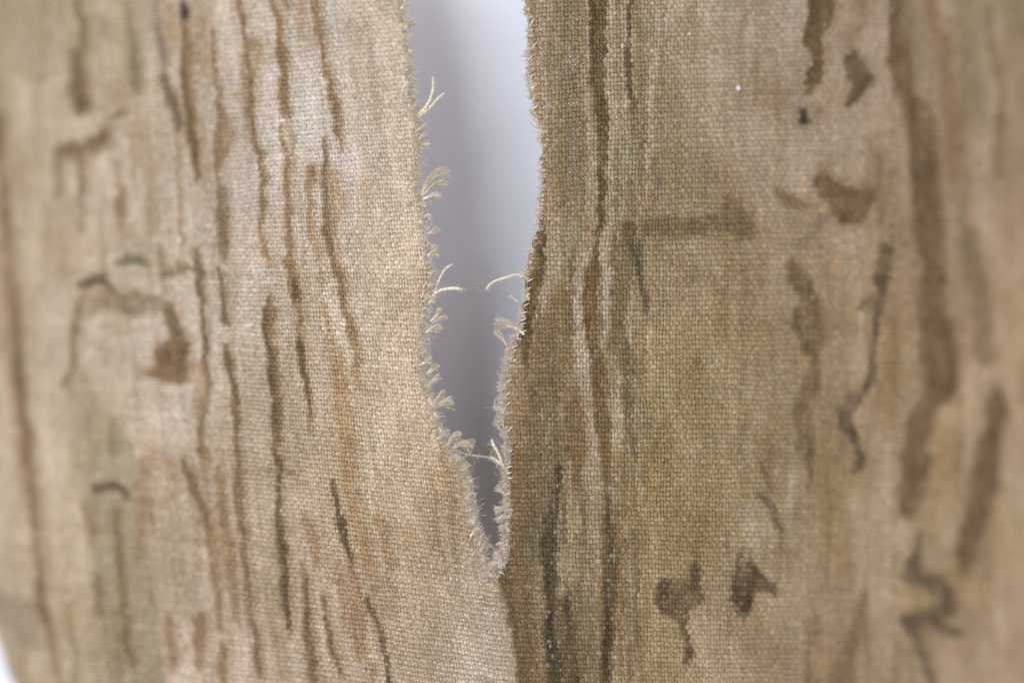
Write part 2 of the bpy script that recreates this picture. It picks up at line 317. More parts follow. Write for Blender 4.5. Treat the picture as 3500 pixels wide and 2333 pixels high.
# --- left flap, lower
s_(BR, .85, (85, 1533, 28), (98, 1620, 26), (118, 1710, 22), (130, 1800, 10), (132, 1980, 12), (145, 2100, 24), (178, 2170, 28), (195, 2250, 20), (205, 2340, 16)); s_(DK, .45, (92, 1540, 12), (150, 2090, 12), (180, 2160, 14)); s_(OC, .4, (60, 1600, 40), (95, 1680, 26))
s_(BR, .6, (300, 1720, 22), (310, 1800, 28), (320, 1850, 14)); s_(BR, .6, (490, 1700, 20), (490, 1790, 18), (475, 1900, 22)); s_(DK, .9, (328, 1672, 16), (365, 1660, 24), (400, 1665, 24), (435, 1695, 20))
s_(OL, .75, (400, 1740, 18), (405, 1850, 14), (416, 1970, 22), (424, 2040, 14), (430, 2170, 24), (450, 2260, 26)); s_(OL, .5, (330, 1970, 18), (338, 2090, 34)); s_(GR, .6, (390, 1450, 40), (395, 1540, 22))
s_(OC, .5, (480, 1590, 28), (530, 1560, 28), (590, 1600, 32), (600, 1680, 28), (550, 1715, 22)); s_(BR, .4, (500, 1600, 20), (480, 1660, 30))
s_(OL, .85, (625, 1565, 12), (640, 1610, 26), (665, 1680, 32), (700, 1750, 20), (715, 1810, 18)); s_(BR, .8, (715, 1800, 18), (735, 1900, 22), (745, 2070, 18), (758, 2150, 12)); s_(BR, .75, (762, 2200, 14), (765, 2290, 22), (770, 2340, 18))
s_(BR, .6, (695, 1533, 18), (700, 1590, 14)); s_(BR, .75, (745, 1600, 16), (755, 1700, 24), (770, 1800, 28), (790, 1880, 28), (800, 2000, 22), (805, 2120, 18)); s_(OC, .45, (745, 1850, 60), (760, 1960, 40))
s_((128, 105, 74), .85, (812, 1540, 18), (812, 1620, 22), (815, 1700, 24), (825, 1790, 24), (838, 1880, 18), (850, 1980, 14), (860, 2100, 14), (878, 2190, 18), (885, 2300, 18)); 
s_(OL, .9, (942, 1533, 22), (955, 1590, 24), (945, 1660, 16), (955, 1780, 14), (968, 1880, 30), (970, 1980, 24), (985, 2080, 24), (997, 2165, 10)); s_(DK, .75, (942, 1540, 12), (956, 1600, 14), (948, 1690, 10), (958, 1800, 8), (968, 1890, 10), (980, 2000, 12), (988, 2080, 13), (996, 2150, 8))
s_(OL, .7, (951, 1618, 14), (1010, 1615, 12)); s_(OL, .45, (840, 1608, 9), (935, 1608, 9)); s_(BR, .7, (570, 2105, 18), (582, 2160, 24), (590, 2230, 36), (590, 2270, 26)); s_(BR, .8, (680, 2110, 30), (688, 2170, 38), (680, 2260, 26), (675, 2290, 12))
s_(DK, .9, (1138, 1640, 9), (1150, 1700, 17), (1170, 1800, 21), (1190, 1880, 20), (1206, 1950, 14)); s_((160, 128, 88), .8, (1200, 1930, 18), (1210, 1990, 30), (1222, 2060, 34), (1230, 2150, 40), (1235, 2250, 20))
s_((170, 136, 94), .75, (1185, 1533, 50), (1188, 1620, 34), (1192, 1670, 30), (1215, 1750, 30), (1245, 1850, 36), (1270, 1950, 24), (1277, 1995, 12)); s_((168, 132, 90), .75, (1290, 1770, 26), (1318, 1850, 26), (1335, 1935, 18))
s_(DK, .85, (1255, 2050, 13), (1285, 2115, 17), (1308, 2190, 15), (1320, 2260, 13), (1335, 2340, 13)); s_(OC, .5, (1275, 2050, 26), (1300, 2110, 20))
s_(OL, .85, (1035, 1930, 14), (1043, 2040, 20), (1052, 2150, 24), (1065, 2250, 26), (1070, 2340, 28)); s_(DK, .5, (1043, 2040, 12), (1056, 2200, 12)); s_(OL, .85, (1103, 2030, 11), (1118, 2140, 15), (1145, 2230, 17), (1165, 2300, 14)); s_(DK, .5, (1106, 2040, 8), (1122, 2150, 9), (1145, 2230, 10))
s_((160, 130, 92), .7, (1045, 1780, 36), (1075, 1840, 34), (1088, 1930, 20)); s_(OC, .7, (1150, 1940, 18), (1175, 2050, 24), (1190, 2150, 28)); s_(OC, .7, (940, 2150, 14), (955, 2230, 18), (970, 2310, 16)); s_(BR, .75, (1270, 2270, 14), (1272, 2340, 18))
s_((196, 182, 160), .45, (1600, 1880, 60), (1625, 2000, 80), (1660, 2130, 80), (1700, 2330, 90), **W); s_((182, 150, 100), .5, (1655, 1980, 26), (1665, 2060, 30), (1640, 2020, 20), soft=10)  # first wash paints in the lit left side of the fold; then ochre
# --- bands of paint beside the cut on the right, given as (y, left, right)
def band(c, a, *rows, soft=5.0, dry=.42):
    ST.append((c, a, [((l + r_) / 2, y, r_ - l) for y, l, r_ in rows], dict(soft=soft, dry=dry)))
PALE_P = (176, 162, 138); TANP = (160, 140, 104)
band((148, 129, 92), .42, (-300, 1830, 2010), (600, 1850, 2010), (1000, 1820, 2120), (1500, 1760, 2080), (1960, 1720, 2100), (2400, 1800, 2100), soft=50, dry=.3)
band((124, 111, 76), .5, (-300, 1880, 2000), (0, 1885, 1995), (200, 1890, 2000), (400, 1890, 2000), (560, 1890, 1985), (700, 1900, 1970), (780, 1920, 1950), soft=14)
band((116, 112, 84), .22, (0, 1930, 1965), (200, 1940, 1972), (400, 1940, 1975), (600, 1945, 1972), soft=10)
band((178, 146, 106), .7, (-300, 1800, 1832), (0, 1798, 1828), (120, 1805, 1834), (230, 1802, 1836), (320, 1812, 1842), (420, 1838, 1866), soft=8); band((174, 146, 108), .5, (430, 1840, 1880), (600, 1850, 1890), (760, 1840, 1880), soft=10)
band(PALE_P, .6, (-300, 1840, 1880), (0, 1840, 1885), (200, 1838, 1886), (330, 1850, 1890), (480, 1868, 1892), (560, 1868, 1886), soft=9)
band(PALE_P, .5, (100, 2004, 2016), (250, 2004, 2018), (400, 2004, 2030), (560, 2008, 2038), (700, 2014, 2038), (780, 2020, 2038))
band(DO, .97, (-300, 2010, 2070), (0, 2018, 2078), (130, 2014, 2070), (230, 2018, 2066), (320, 2030, 2074), (420, 2042, 2080), (520, 2044, 2078), (640, 2040, 2072), (740, 2040, 2064), (840, 2038, 2052)); band((76, 64, 38), .65, (-300, 2012, 2028), (60, 2014, 2028), (200, 2014, 2026), (300, 2030, 2044), (420, 2044, 2056), (560, 2042, 2054), (740, 2040, 2050), (860, 2034, 2042))
band(PALE_P, .65, (0, 2088, 2135), (150, 2068, 2138), (300, 2072, 2132), (420, 2084, 2136), (520, 2082, 2104), (700, 2074, 2092), (800, 2062, 2078)); band((150, 146, 118), .4, (540, 2080, 2200), (700, 2078, 2190), (800, 2070, 2150), soft=12)
s_((84, 72, 48), .98, (2160, -300, 12), (2157, 0, 12), (2150, 60, 12), (2140, 140, 6), (2152, 230, 15), (2153, 300, 22), (2168, 380, 17), (2172, 460, 14), (2190, 508, 6))
band((138, 122, 86), .6, (-300, 2165, 2230), (0, 2165, 2230), (200, 2166, 2220), (380, 2180, 2210), (500, 2195, 2212), soft=10)
s_(PALE_P, .7, (2250, 40, 22), (2246, 160, 16), (2232, 250, 18), (2228, 360, 18), (2225, 470, 22), (2215, 580, 22), (2208, 690, 26)); s_(OL, .6, (2240, 330, 12), (2246, 400, 10), (2265, 440, 7)); s_(OL, .7, (2243, 540, 13), (2248, 600, 12), (2240, 690, 10)); s_(OL, .5, (2195, 560, 9), (2190, 700, 9)); s_(PALE_P, .5, (2260, 400, 12), (2275, 440, 12)); band((142, 124, 90), .35, (100, 2270, 2400), (500, 2260, 2380), soft=30)
s_((112, 95, 64), .85, (2155, 792, 46), (2230, 780, 40), (2310, 762, 46), (2370, 775, 50), (2440, 755, 40)); s_((118, 98, 66), .8, (2490, 690, 40), (2515, 745, 76), (2560, 790, 46)); s_(DK, .5, (2150, 790, 30), (2205, 785, 22)); s_((128, 108, 76), .6, (2250, 810, 30), (2340, 805, 26), (2450, 800, 40))
s_((72, 62, 44), .97, (2150, 780, 36), (2165, 830, 44), (2185, 890, 34), (2193, 945, 26)); s_((72, 62, 44), .95, (2185, 930, 12), (2196, 985, 14), (2206, 1030, 26), (2215, 1085, 15), (2215, 1110, 6)); s_((80, 68, 48), .8, (2202, 940, 9), (2206, 1000, 9))
band(TANP, .5, (880, 2200, 2330), (1100, 2220, 2360), soft=24)
band((108, 86, 50), .95, (750, 1848, 1858), (830, 1850, 1866), (900, 1834, 1862), (960, 1804, 1856), (1040, 1796, 1830), (1120, 1776, 1820), (1190, 1782, 1816), (1260, 1798, 1812)); band((66, 54, 32), .6, (840, 1854, 1866), (930, 1850, 1864), (980, 1846, 1858)); band((66, 54, 32), .7, (1080, 1796, 1810), (1130, 1786, 1812), (1200, 1796, 1812), (1240, 1798, 1808))
band(PALE_P, .45, (800, 1868, 1990), (900, 1866, 1930), (1000, 1835, 1872), (1080, 1824, 1850), soft=12); band((150, 144, 112), .4, (820, 1870, 1990), (940, 1868, 1920), soft=16)
band((134, 103, 62), .72, (1000, 1915, 1950), (1060, 1868, 1955), (1120, 1850, 1960), (1170, 1845, 1950), (1240, 1900, 1948), soft=7); band((108, 106, 78), .42, (1130, 1880, 1915), (1190, 1872, 1925), (1250, 1870, 1928), (1300, 1868, 1930), (1340, 1880, 1920), soft=8); band((128, 104, 64), .6, (1170, 1818, 1872), (1280, 1780, 1868), (1340, 1800, 1850), soft=8); band((104, 96, 60), .7, (1320, 1802, 1868), (1380, 1800, 1860), (1440, 1805, 1840), soft=8)
band(PALE_P, .85, (860, 1980, 2008), (900, 1972, 2011), (960, 1970, 1998), (1030, 1958, 2004), (1100, 1952, 2008), (1180, 1952, 2020), (1260, 1955, 2020), (1330, 1975, 2018), (1400, 1998, 2024), (1460, 2004, 2040), (1530, 2004, 2046))
band(DO, .9, (750, 2046, 2056), (830, 2036, 2046), (880, 2028, 2046), (920, 2004, 2050), (960, 2000, 2052)); band((122, 94, 56), .95, (930, 2003, 2052), (1000, 1998, 2054), (1070, 2000, 2054), (1140, 2010, 2052), (1220, 2022, 2062), (1300, 2024, 2078), (1380, 2030, 2080), (1460, 2044, 2088), (1560, 2052, 2092), (1640, 2066, 2092)); band((76, 64, 38), .75, (940, 1998, 2008), (1040, 1996, 2006), (1120, 2006, 2016), (1240, 2020, 2030), (1330, 2022, 2032), (1420, 2036, 2044), (1500, 2046, 2056))
band(PALE_P, .85, (800, 2056, 2084), (900, 2048, 2084), (960, 2054, 2090), (1040, 2052, 2092), (1110, 2054, 2082), (1180, 2058, 2070)); band(PALE_P, .7, (1170, 2092, 2112), (1260, 2080, 2112), (1350, 2082, 2120), (1450, 2090, 2130), (1520, 2100, 2140))
band((112, 98, 62), .72, (800, 2090, 2150), (900, 2092, 2165), (1000, 2094, 2150), (1090, 2096, 2140), (1180, 2082, 2150), (1270, 2130, 2196), (1360, 2134, 2200), (1440, 2140, 2180), (1540, 2150, 2176), soft=9); band((84, 72, 44), .4, (1160, 2136, 2150), (1300, 2140, 2154), (1400, 2145, 2156))
band((176, 138, 94), .65, (1350, 1760, 1800), (1450, 1762, 1802), (1560, 1740, 1790), soft=8); band((108, 104, 70), .55, (1420, 1810, 1920), (1500, 1800, 1910), (1560, 1790, 1880), soft=12); band((168, 156, 128), .45, (1400, 1870, 1930), (1500, 1890, 1935), soft=8)
band((132, 99, 56), .95, (1365, 1950, 1985), (1410, 1940, 1995), (1480, 1936, 2000), (1560, 1946, 1996), (1620, 1956, 1990), (1660, 1962, 1984)); band((80, 66, 40), .75, (1390, 1938, 1948), (1460, 1932, 1942), (1540, 1936, 1946))
band((128, 108, 72), .5, (1350, 1760, 1990), (1600, 1750, 2060), (1960, 1740, 2080), (2400, 1800, 2110), soft=36, dry=.3)
# lower right of the cut, and the fold below it
band((134, 103, 62), .75, (1540, 1732, 1782), (1620, 1735, 1800), (1720, 1728, 1810), (1820, 1728, 1796), (1920, 1720, 1790), (2000, 1705, 1830), (2100, 1742, 1820), (2200, 1760, 1845), (2340, 1776, 1860), soft=8); band((96, 76, 46), .5, (1960, 1700, 1735), (2040, 1722, 1752), (2120, 1742, 1766), (2220, 1758, 1776), (2340, 1770, 1792), soft=7); band((116, 106, 72), .8, (1580, 1785, 1870), (1700, 1810, 1870), (1800, 1796, 1842), (1900, 1800, 1860), soft=10)  # brown and olive paint; the darker strip paints in the fold's shaded side
band((82, 72, 50), .95, (1560, 1898, 1926), (1640, 1890, 1932), (1720, 1872, 1916), (1800, 1852, 1900), (1880, 1848, 1896), (1960, 1858, 1908), (2060, 1862, 1902), (2140, 1856, 1896), (2240, 1860, 1912), (2340, 1866, 1918)); band((58, 48, 32), .55, (1600, 1905, 1922), (1820, 1862, 1886), (1900, 1860, 1882), (2080, 1866, 1888), (2260, 1872, 1900))
band((82, 72, 50), .95, (1990, 1936, 1950), (2060, 1932, 1956), (2140, 1932, 1964), (2240, 1940, 1974), (2340, 1946, 1986)); band((82, 72, 50), .85, (1690, 1916, 1932), (1780, 1920, 1932), (1870, 1918, 1930)); band(DO, .5, (2060, 1905, 1935), (2200, 1912, 1944), (2340, 1918, 1946), soft=8)
band((168, 148, 110), .6, (1720, 1935, 1995), (1850, 1925, 1992), (1960, 1915, 1985), soft=8); band(PALE_P, .6, (1600, 1926, 1944), (1700, 1908, 1920), (1830, 1898, 1912), (1940, 1908, 1922), (2020, 1905, 1925)); band(PALE_P, .5, (1560, 1996, 2056), (1680, 2000, 2060), (1830, 2006, 2060), (1960, 1998, 2052), (2050, 2000, 2040))
s_(OL, .9, (2003, 1690, 14), (2000, 1850, 12), (1998, 1940, 10)); band((124, 116, 84), .6, (2050, 1966, 2040), (2150, 1974, 2046), (2250, 1984, 2048), (2340, 1992, 2050), soft=10)
band((82, 68, 44), .97, (1690, 2066, 2076), (1740, 2066, 2090), (1800, 2066, 2098), (1880, 2072, 2112), (1960, 2066, 2118), (2040, 2058, 2106), (2120, 2052, 2100), (2220, 2054, 2096), (2340, 2050, 2090)); band((60, 50, 32), .5, (1760, 2068, 2080), (1900, 2090, 2108), (2000, 2070, 2090), (2150, 2066, 2086), (2300, 2060, 2080))
s_(OL, .8, (2152, 2190, 8), (2152, 2260, 11), (2154, 2340, 14)); s_(OL, .5, (2300, 2290, 14), (2305, 2340, 18))
band((196, 183, 160), .5, (1985, 1600, 1690), (2080, 1620, 1722), (2180, 1650, 1744), (2260, 1670, 1758), (2340, 1690, 1770), soft=12, dry=.3)  # pale strip along the fold, its lit side put into the colour
s_((130, 112, 76), .7, (2310, 2060, 60))

s_(RB, .85, (2605, 1590, 18), (2622, 1640, 28), (2632, 1675, 10)); s_((108, 92, 68), .9, (2592, 1698, 14), (2615, 1710, 24), (2640, 1755, 13), (2665, 1810, 9), (2677, 1880, 7)); s_(OL, .5, (2635, 1533, 18), (2635, 1650, 14)); s_(LT, .35, (2570, 1750, 80), (2580, 1860, 70), **W)
# --- far right
s_((126, 108, 78), .45, (3130, 1930, 60), (3200, 2010, 90), (3240, 2070, 90), (3150, 2120, 80), **W); s_((142, 118, 84), .4, (2860, 690, 140), (2960, 690, 120), **W); s_((146, 124, 90), .4, (2330, 2010, 150), (2560, 2010, 120), **W)
s_((150, 128, 96), .45, (3120, 0, 130), (3160, 400, 150), (3220, 800, 150), (3250, 1200, 140), **W); s_((150, 128, 94), .4, (3120, 1400, 120), (3110, 1700, 110), **W); s_((150, 128, 96), .4, (3400, 1350, 100), (3340, 1800, 110), **W); s_((152, 130, 96), .35, (2720, 880, 110), (2780, 1200, 110), (2760, 1500, 100), **W)
s_((112, 93, 60), .92, (2816, -60, 76), (2816, 0, 76), (2815, 60, 56), (2775, 120, 44), (2785, 160, 36), (2795, 230, 40), (2790, 270, 36), (2770, 310, 18), (2752, 325, 7)); s_(DK, .45, (2825, 20, 40), (2800, 130, 26), (2800, 230, 26))
s_(BR, .45, (2940, -40, 50), (2940, 60, 36), (2915, 110, 28), (2908, 170, 18)); s_((100, 84, 60), .95, (2910, 195, 26), (2925, 245, 52), (2952, 276, 38), (2940, 300, 28), (2910, 330, 18), (2895, 362, 7))
s_((70, 60, 48), .98, (2742, 385, 26), (2742, 415, 28)); s_(OL, .4, (2790, 360, 30), (2800, 400, 24))
s_(RB, .85, (3062, -40, 30), (3060, 20, 30), (3055, 130, 38), (3070, 220, 64), (3085, 290, 54), (3105, 360, 46), (3145, 450, 74), (3160, 560, 74), (3165, 660, 74), (3170, 800, 84), (3180, 850, 66), (3180, 950, 56), (3180, 1030, 74), (3200, 1110, 92), (3225, 1210, 92), (3235, 1290, 64), (3230, 1355, 54)); s_(DK, .45, (3048, 40, 14), (3045, 130, 16), (3065, 230, 20), (3090, 330, 20), (3125, 420, 20), (3180, 1000, 26), (3240, 1200, 40), (3245, 1280, 30)); s_(GR, .5, (3115, 60, 70), (3130, 230, 56))
s_(BR, .8, (3180, 0, 28), (3220, 150, 40), (3235, 260, 36), (3250, 400, 40), (3260, 520, 44), (3260, 605, 26)); s_((138, 128, 90), .7, (3300, -20, 70), (3310, 250, 66), (3340, 400, 56), **W); s_(OL, .7, (3375, 20, 18), (3390, 150, 16), (3415, 230, 18), (3425, 330, 18), (3415, 450, 30), (3410, 600, 26)); s_(GR, .6, (3470, 20, 70), (3490, 90, 50), **W); s_((168, 150, 126), .6, (3410, 60, 36), (3415, 110, 30))
s_(OL, .7, (2658, 640, 20), (2690, 690, 34), (2750, 710, 26)); s_((112, 90, 60), .9, (2815, 625, 44), (2860, 660, 62), (2910, 710, 96), (2960, 680, 54), (2975, 660, 26)); s_(OL, .5, (2800, 590, 26), (2815, 630, 30)); s_(GY, .55, (2815, 750, 26), (2790, 790, 26), (2750, 830, 40)); s_(OC, .4, (2750, 600, 26), (2750, 720, 26)); s_(GR, .6, (3290, 680, 24), (3295, 800, 28), (3310, 880, 40)); s_(OC, .45, (3435, 740, 13), (3430, 860, 13))
s_(LT, .3, (2890, 480, 120), (2920, 560, 120), **W)
s_(DK, .4, (2705, 890, 16), (2735, 945, 24), (2770, 1030, 22), (2705, 1105, 22)); s_(OC, .35, (2740, 1090, 40), (2750, 1400, 30))

s_(OC, .55, (2860, 880, 36), (2850, 960, 36)); s_(RB, .8, (3170, 1370, 46), (3130, 1450, 54), (3115, 1550, 54), (3110, 1640, 54), (3095, 1720, 44), (3085, 1760, 18)); s_(OL, .75, (3165, 1560, 26), (3155, 1620, 30), (3150, 1690, 20)); s_(OL, .6, (3310, 800, 46), (3345, 980, 54), (3355, 1110, 54), (3365, 1220, 54)); s_(RB, .8, (3405, 1340, 34), (3395, 1440, 54), (3385, 1550, 54), (3365, 1680, 62), (3330, 1800, 62), (3300, 1900, 44), (3295, 1968, 14)); s_(DK, .35, (3390, 1560, 20), (3350, 1700, 26), (3310, 1850, 20))
s_(OL, .6, (3180, 2125, 20), (3240, 2155, 32), (3290, 2160, 20))
s_(OL, .65, (2945, 2025, 11), (2930, 2110, 22), (2910, 2200, 40), (2880, 2280, 64), (2880, 2340, 84)); s_(OC, .4, (2850, 1900, 26), (2880, 2000, 46)); s_(OC, .4, (2820, 2210, 66), (2800, 2290, 56)); s_(OL, .3, (3070, 2200, 30), (3060, 2330, 40))
def grain(seed, N, only_near):
    g = np.random.default_rng(seed)
    for i in range(N):
        q0 = g.uniform(-300, 2250); L = g.uniform(120, 620)
        if only_near or g.random() < .45: x = g.uniform(1760, 2230)                       # the ground beside the cut is the most worked
        else: x = g.uniform(-100, 3650)
        lf = x < np.interp(q0, [0, 1960], [1370, 1660])
        near = 1770 < x < 2280 and not lf
        t = .12 - .05 * max(0, (1500 - x) / 1500) if lf else .015
        n_ = 6; ph = g.uniform(0, 6.28); w0 = g.uniform(4, 13 if not only_near else 11) * (1.6 if x < 700 or x > 2500 else 1)
        pts = [(x + t * L * j / n_ + 7 * math.sin(ph + j * g.uniform(.6, 1.3)), q0 + L * j / n_, w0 * (.35 + math.sin(math.pi * (j + .3) / (n_ + .6)))) for j in range(n_ + 1)]
        c = [(112, 92, 58), (134, 108, 70), (122, 108, 74), (156, 128, 90), (186, 172, 148)][g.integers(0, 5)]
        if lf and g.random() < .5: c = (156, 130, 96)
        if only_near: c = [(96, 80, 48), (112, 92, 58), (128, 102, 62), (114, 106, 70), (176, 160, 132)][g.integers(0, 5)]
        stroke(c, g.uniform(.3, .7) * (1.15 if near else .7), pts, soft=5 if near else 9, dry=.6)
for c, a, pts, k in ST[:16]: stroke(c, a, pts, **k)
grain(91, 420, False)
for c, a, pts, k in ST[16:]: stroke(c, a, pts, **k)
DB = (92, 75, 52); RBB = (122, 97, 66); OLB = (122, 101, 68)
BLOTS = [
 (DB, .95, [(2534,1872),(2522,1906),(2507,1983),(2503,2059),(2526,2098),(2549,2117),(2565,2082),(2580,2029),(2603,2013),(2630,2029),(2649,2044),(2664,2025),(2653,1998),(2618,1983),(2595,1945),(2565,1906),(2549,1929),(2534,1968),(2526,1945),(2538,1899)], 6),
 ((104,86,60), .85, [(2394,1880),(2386,1911),(2363,1936),(2353,1972),(2302,1977),(2256,1982),(2241,2018),(2238,2064),(2251,2089),(2292,2110),(2317,2125),(2328,2171),(2343,2217),(2340,2257),(2345,2288),(2358,2268),(2373,2242),(2368,2212),(2356,2186),(2351,2140),(2363,2110),(2343,2094),(2379,2064),(2404,2043),(2399,2002),(2389,1972),(2384,1941)], 7),
 ((106,90,66), .9, [(3139,1799),(3131,1868),(3097,1929),(3078,1964),(3112,1983),(3158,2006),(3196,2021),(3204,2052),(3173,2082),(3135,2105),(3081,2094),(3093,2136),(3116,2167),(3135,2220),(3166,2304),(3181,2340),(3204,2340),(3173,2266),(3147,2190),(3139,2144),(3173,2128),(3227,2159),(3273,2174),(3292,2159),(3242,2136),(3227,2113),(3265,2098),(3273,2052),(3258,2006),(3204,1975),(3154,1960),(3139,1922),(3147,1868)], 9),
 ((104,86,62), .95, [(3024,827),(3005,888),(2990,934),(2993,988),(2990,1018),(2936,1038),(2932,1052),(2990,1056),(2982,1110),(2974,1201),(2978,1202),(2963,1278),(2936,1324),(2890,1359),(2863,1393),(2859,1439),(2890,1485),(2913,1531),(2928,1562),(2913,1608),(2921,1631),(2940,1615),(2953,1569),(2949,1524),(2923,1470),(2907,1439),(2915,1393),(2946,1355),(2976,1309),(2992,1248),(3003,1118),(3015,1057),(3034,988),(3036,919),(3041,842)], 8),
 (OLB, .85, [(2706,873),(2679,926),(2691,949),(2718,988),(2729,1026),(2706,1087),(2695,1118),(2722,1141),(2748,1201),(2775,1217),(2760,1286),(2729,1332),(2706,1401),(2729,1470),(2714,1539),(2752,1554),(2764,1623),(2771,1677),(2780,1623),(2782,1516),(2778,1439),(2789,1332),(2804,1248),(2819,1160),(2821,1110),(2817,1057),(2783,988),(2760,942),(2729,904)], 8),
 ((116,94,64), .9, [(2798,597),(2790,658),(2806,681),(2852,689),(2852,727),(2875,766),(2905,758),(2967,727),(2978,666),(2967,651),(2928,651),(2875,647),(2852,635),(2829,605)], 9), (OLB, .8, [(2653,635),(2683,681),(2714,712),(2768,710),(2706,670),(2668,638)], 8),
 ((120,102,70), .62, [(2143,774),(2187,751),(2291,736),(2381,744),(2420,752),(2450,742),(2470,690),(2500,668),(2516,700),(2538,690),(2540,740),(2580,735),(2574,770),(2610,790),(2560,800),(2530,830),(2505,800),(2440,785),(2366,796),(2291,811),(2232,815),(2195,826),(2158,833),(2143,811)], 13),
 ((108,88,56), .9, [(2748,-60),(2768,46),(2745,92),(2741,145),(2775,176),(2768,230),(2752,291),(2768,283),(2813,260),(2821,214),(2806,153),(2798,115),(2829,77),(2852,46),(2852,-60)], 9), ((104,86,60), .95, [(2913,161),(2890,199),(2886,230),(2898,260),(2936,283),(2921,322),(2890,368),(2905,368),(2944,322),(2982,272),(2963,230),(2936,184)], 8),
 (RBB, .8, [(3058,-60),(3039,115),(3043,230),(3074,291),(3104,360),(3120,429),(3120,536),(3120,689),(3143,812),(3166,904),(3150,995),(3135,1072),(3150,1201),(3135,1271),(3150,1363),(3143,1416),(3104,1447),(3089,1562),(3081,1669),(3081,1746),(3104,1769),(3127,1746),(3158,1684),(3173,1608),(3166,1531),(3181,1455),(3212,1386),(3258,1355),(3269,1271),(3250,1171),(3219,1072),(3227,957),(3219,812),(3212,689),(3204,536),(3204,429),(3166,368),(3120,306),(3112,191),(3089,77),(3097,-60)], 14),
 (RBB, .8, [(3403,1324),(3372,1439),(3319,1554),(3304,1707),(3281,1822),(3265,1899),(3304,1960),(3319,1929),(3342,1837),(3380,1746),(3403,1669),(3418,1562),(3426,1455),(3449,1401),(3434,1347)], 15),
 ((132,112,82), .65, [(311,1077),(316,1051),(347,1031),(408,1010),(485,1005),(536,1020),(577,1036),(602,1082),(628,1148),(643,1209),(638,1265),(633,1301),(587,1291),(520,1281),(531,1224),(561,1168),(587,1158),(587,1107),(561,1056),(510,1077),(449,1077),(378,1051),(337,1066)], 14),
 ((126,98,64), .75, [(531,1224),(575,1165),(618,1150),(643,1209),(638,1265),(633,1301),(587,1291),(520,1281)], 10), ((112,94,68), .6, [(577,1036),(602,1082),(628,1148),(600,1165),(590,1110)], 10)]
for c, a, poly, sf in BLOTS: blot(c, a, poly, sf)
grain(17, 150, True)
IMG = np.clip(IMG, 20, 235)
GAIN = np.array([1.04, 1.025, 1.06])
ALB = lin(IMG) * GAIN; LUM = (ALB @ np.array([.3, .6, .1]))[..., None]
ALB = np.clip(LUM + (ALB - LUM) * .87, 0.015, 0.86)      # light bouncing between the yarns makes up the rest of the saturation
def paint(p, q):
    x = np.clip((np.asarray(p) - GX0) / GS, 0, len(gx) - 1.001); y = np.clip((np.asarray(q) - GY0) / GS, 0, len(gy) - 1.001)
    xi = x.astype(int); yi = y.astype(int); fx = (x - xi)[..., None]; fy = (y - yi)[..., None]
    return (ALB[yi, xi] * (1 - fx) + ALB[yi, xi + 1] * fx) * (1 - fy) + (ALB[yi + 1, xi] * (1 - fx) + ALB[yi + 1, xi + 1] * fx) * fy

# ------------------------------------------------------------------ the weave: lattice of crossings
P0, P1, Q0, Q1 = -130, 3640, -330, 2420
CUT = 1690.0
def pitch(p): return 10.0 * (1 - 0.20 * ((p - 1700) / 1800) ** 2)
cs = [CUT + 4]
while cs[-1] < P1 + 100: cs.append(cs[-1] + 1.13 * pitch(cs[-1]))
cl = [CUT - 5]
while cl[-1] > P0 - 30: cl.append(cl[-1] - pitch(cl[-1]))
cc = np.array(cl[::-1] + cs); isL = cc < CUT
NC = len(cc)
qs = np.arange(Q0 - 60, Q1 + 80, 20.0); k0 = int(np.argmin(abs(qs - 1950)))
CP = np.zeros((NC, len(qs)))
def tilt(p, q):
    dl = np.clip((CUT - p) / 1500, 0, 1); dr = np.maximum(p - CUT, 0)
    tl = 0.14 - 0.075 * dl; tr = 0.03 * np.exp(-dr / 400)
    low = np.clip((q - 1900) / 120, 0, 1)
    tl = tl + low * 0.05 * np.exp(-np.maximum(CUT - p, 0) / 300); tr = tr + low * 0.14 * np.exp(-dr / 330)
    return np.where(isL, tl, tr)
CP[:, k0] = cc
for k in range(k0 + 1, len(qs)): CP[:, k] = CP[:, k - 1] + 20 * tilt(CP[:, k - 1], qs[k])
for k in range(k0 - 1, -1, -1): CP[:, k] = CP[:, k + 1] - 20 * tilt(CP[:, k + 1], qs[k])
RP = 16.4
QQ = np.arange(-640, 2760, RP); NR = len(QQ)
SL = np.interp(QQ, [-300, 0, 400, 950, 1500, 1950, 2333, 2700], [-.13, -.125, -.10, .02, .10, .155, .17, .17])
SR = np.interp(QQ, [-300, 0, 400, 950, 1500, 1950, 2333, 2700], [-.06, -.06, -.075, 0, .03, .05, .05, .05])
def rowfun(p):   # p (NR,NC)
    u = p - CUT
    l = SL[:, None] * u * (1 + 0.25 * np.minimum(u, 0) / 1700); r = SR[:, None] * 900 * (1 - np.exp(-np.maximum(u, 0) / 900))
    return QQ[:, None] + np.where(u < 0, l, r)
gp = np.tile(cc, (NR, 1))
for it in range(8):
    gq = rowfun(gp)
    f = np.clip((gq - qs[0]) / 20, 0, len(qs) - 1.001); i0 = f.astype(int); f = f - i0; ci = np.arange(NC)[None]
    gp = CP[ci, i0] * (1 - f) + CP[ci, i0 + 1] * f
gq = rowfun(gp)
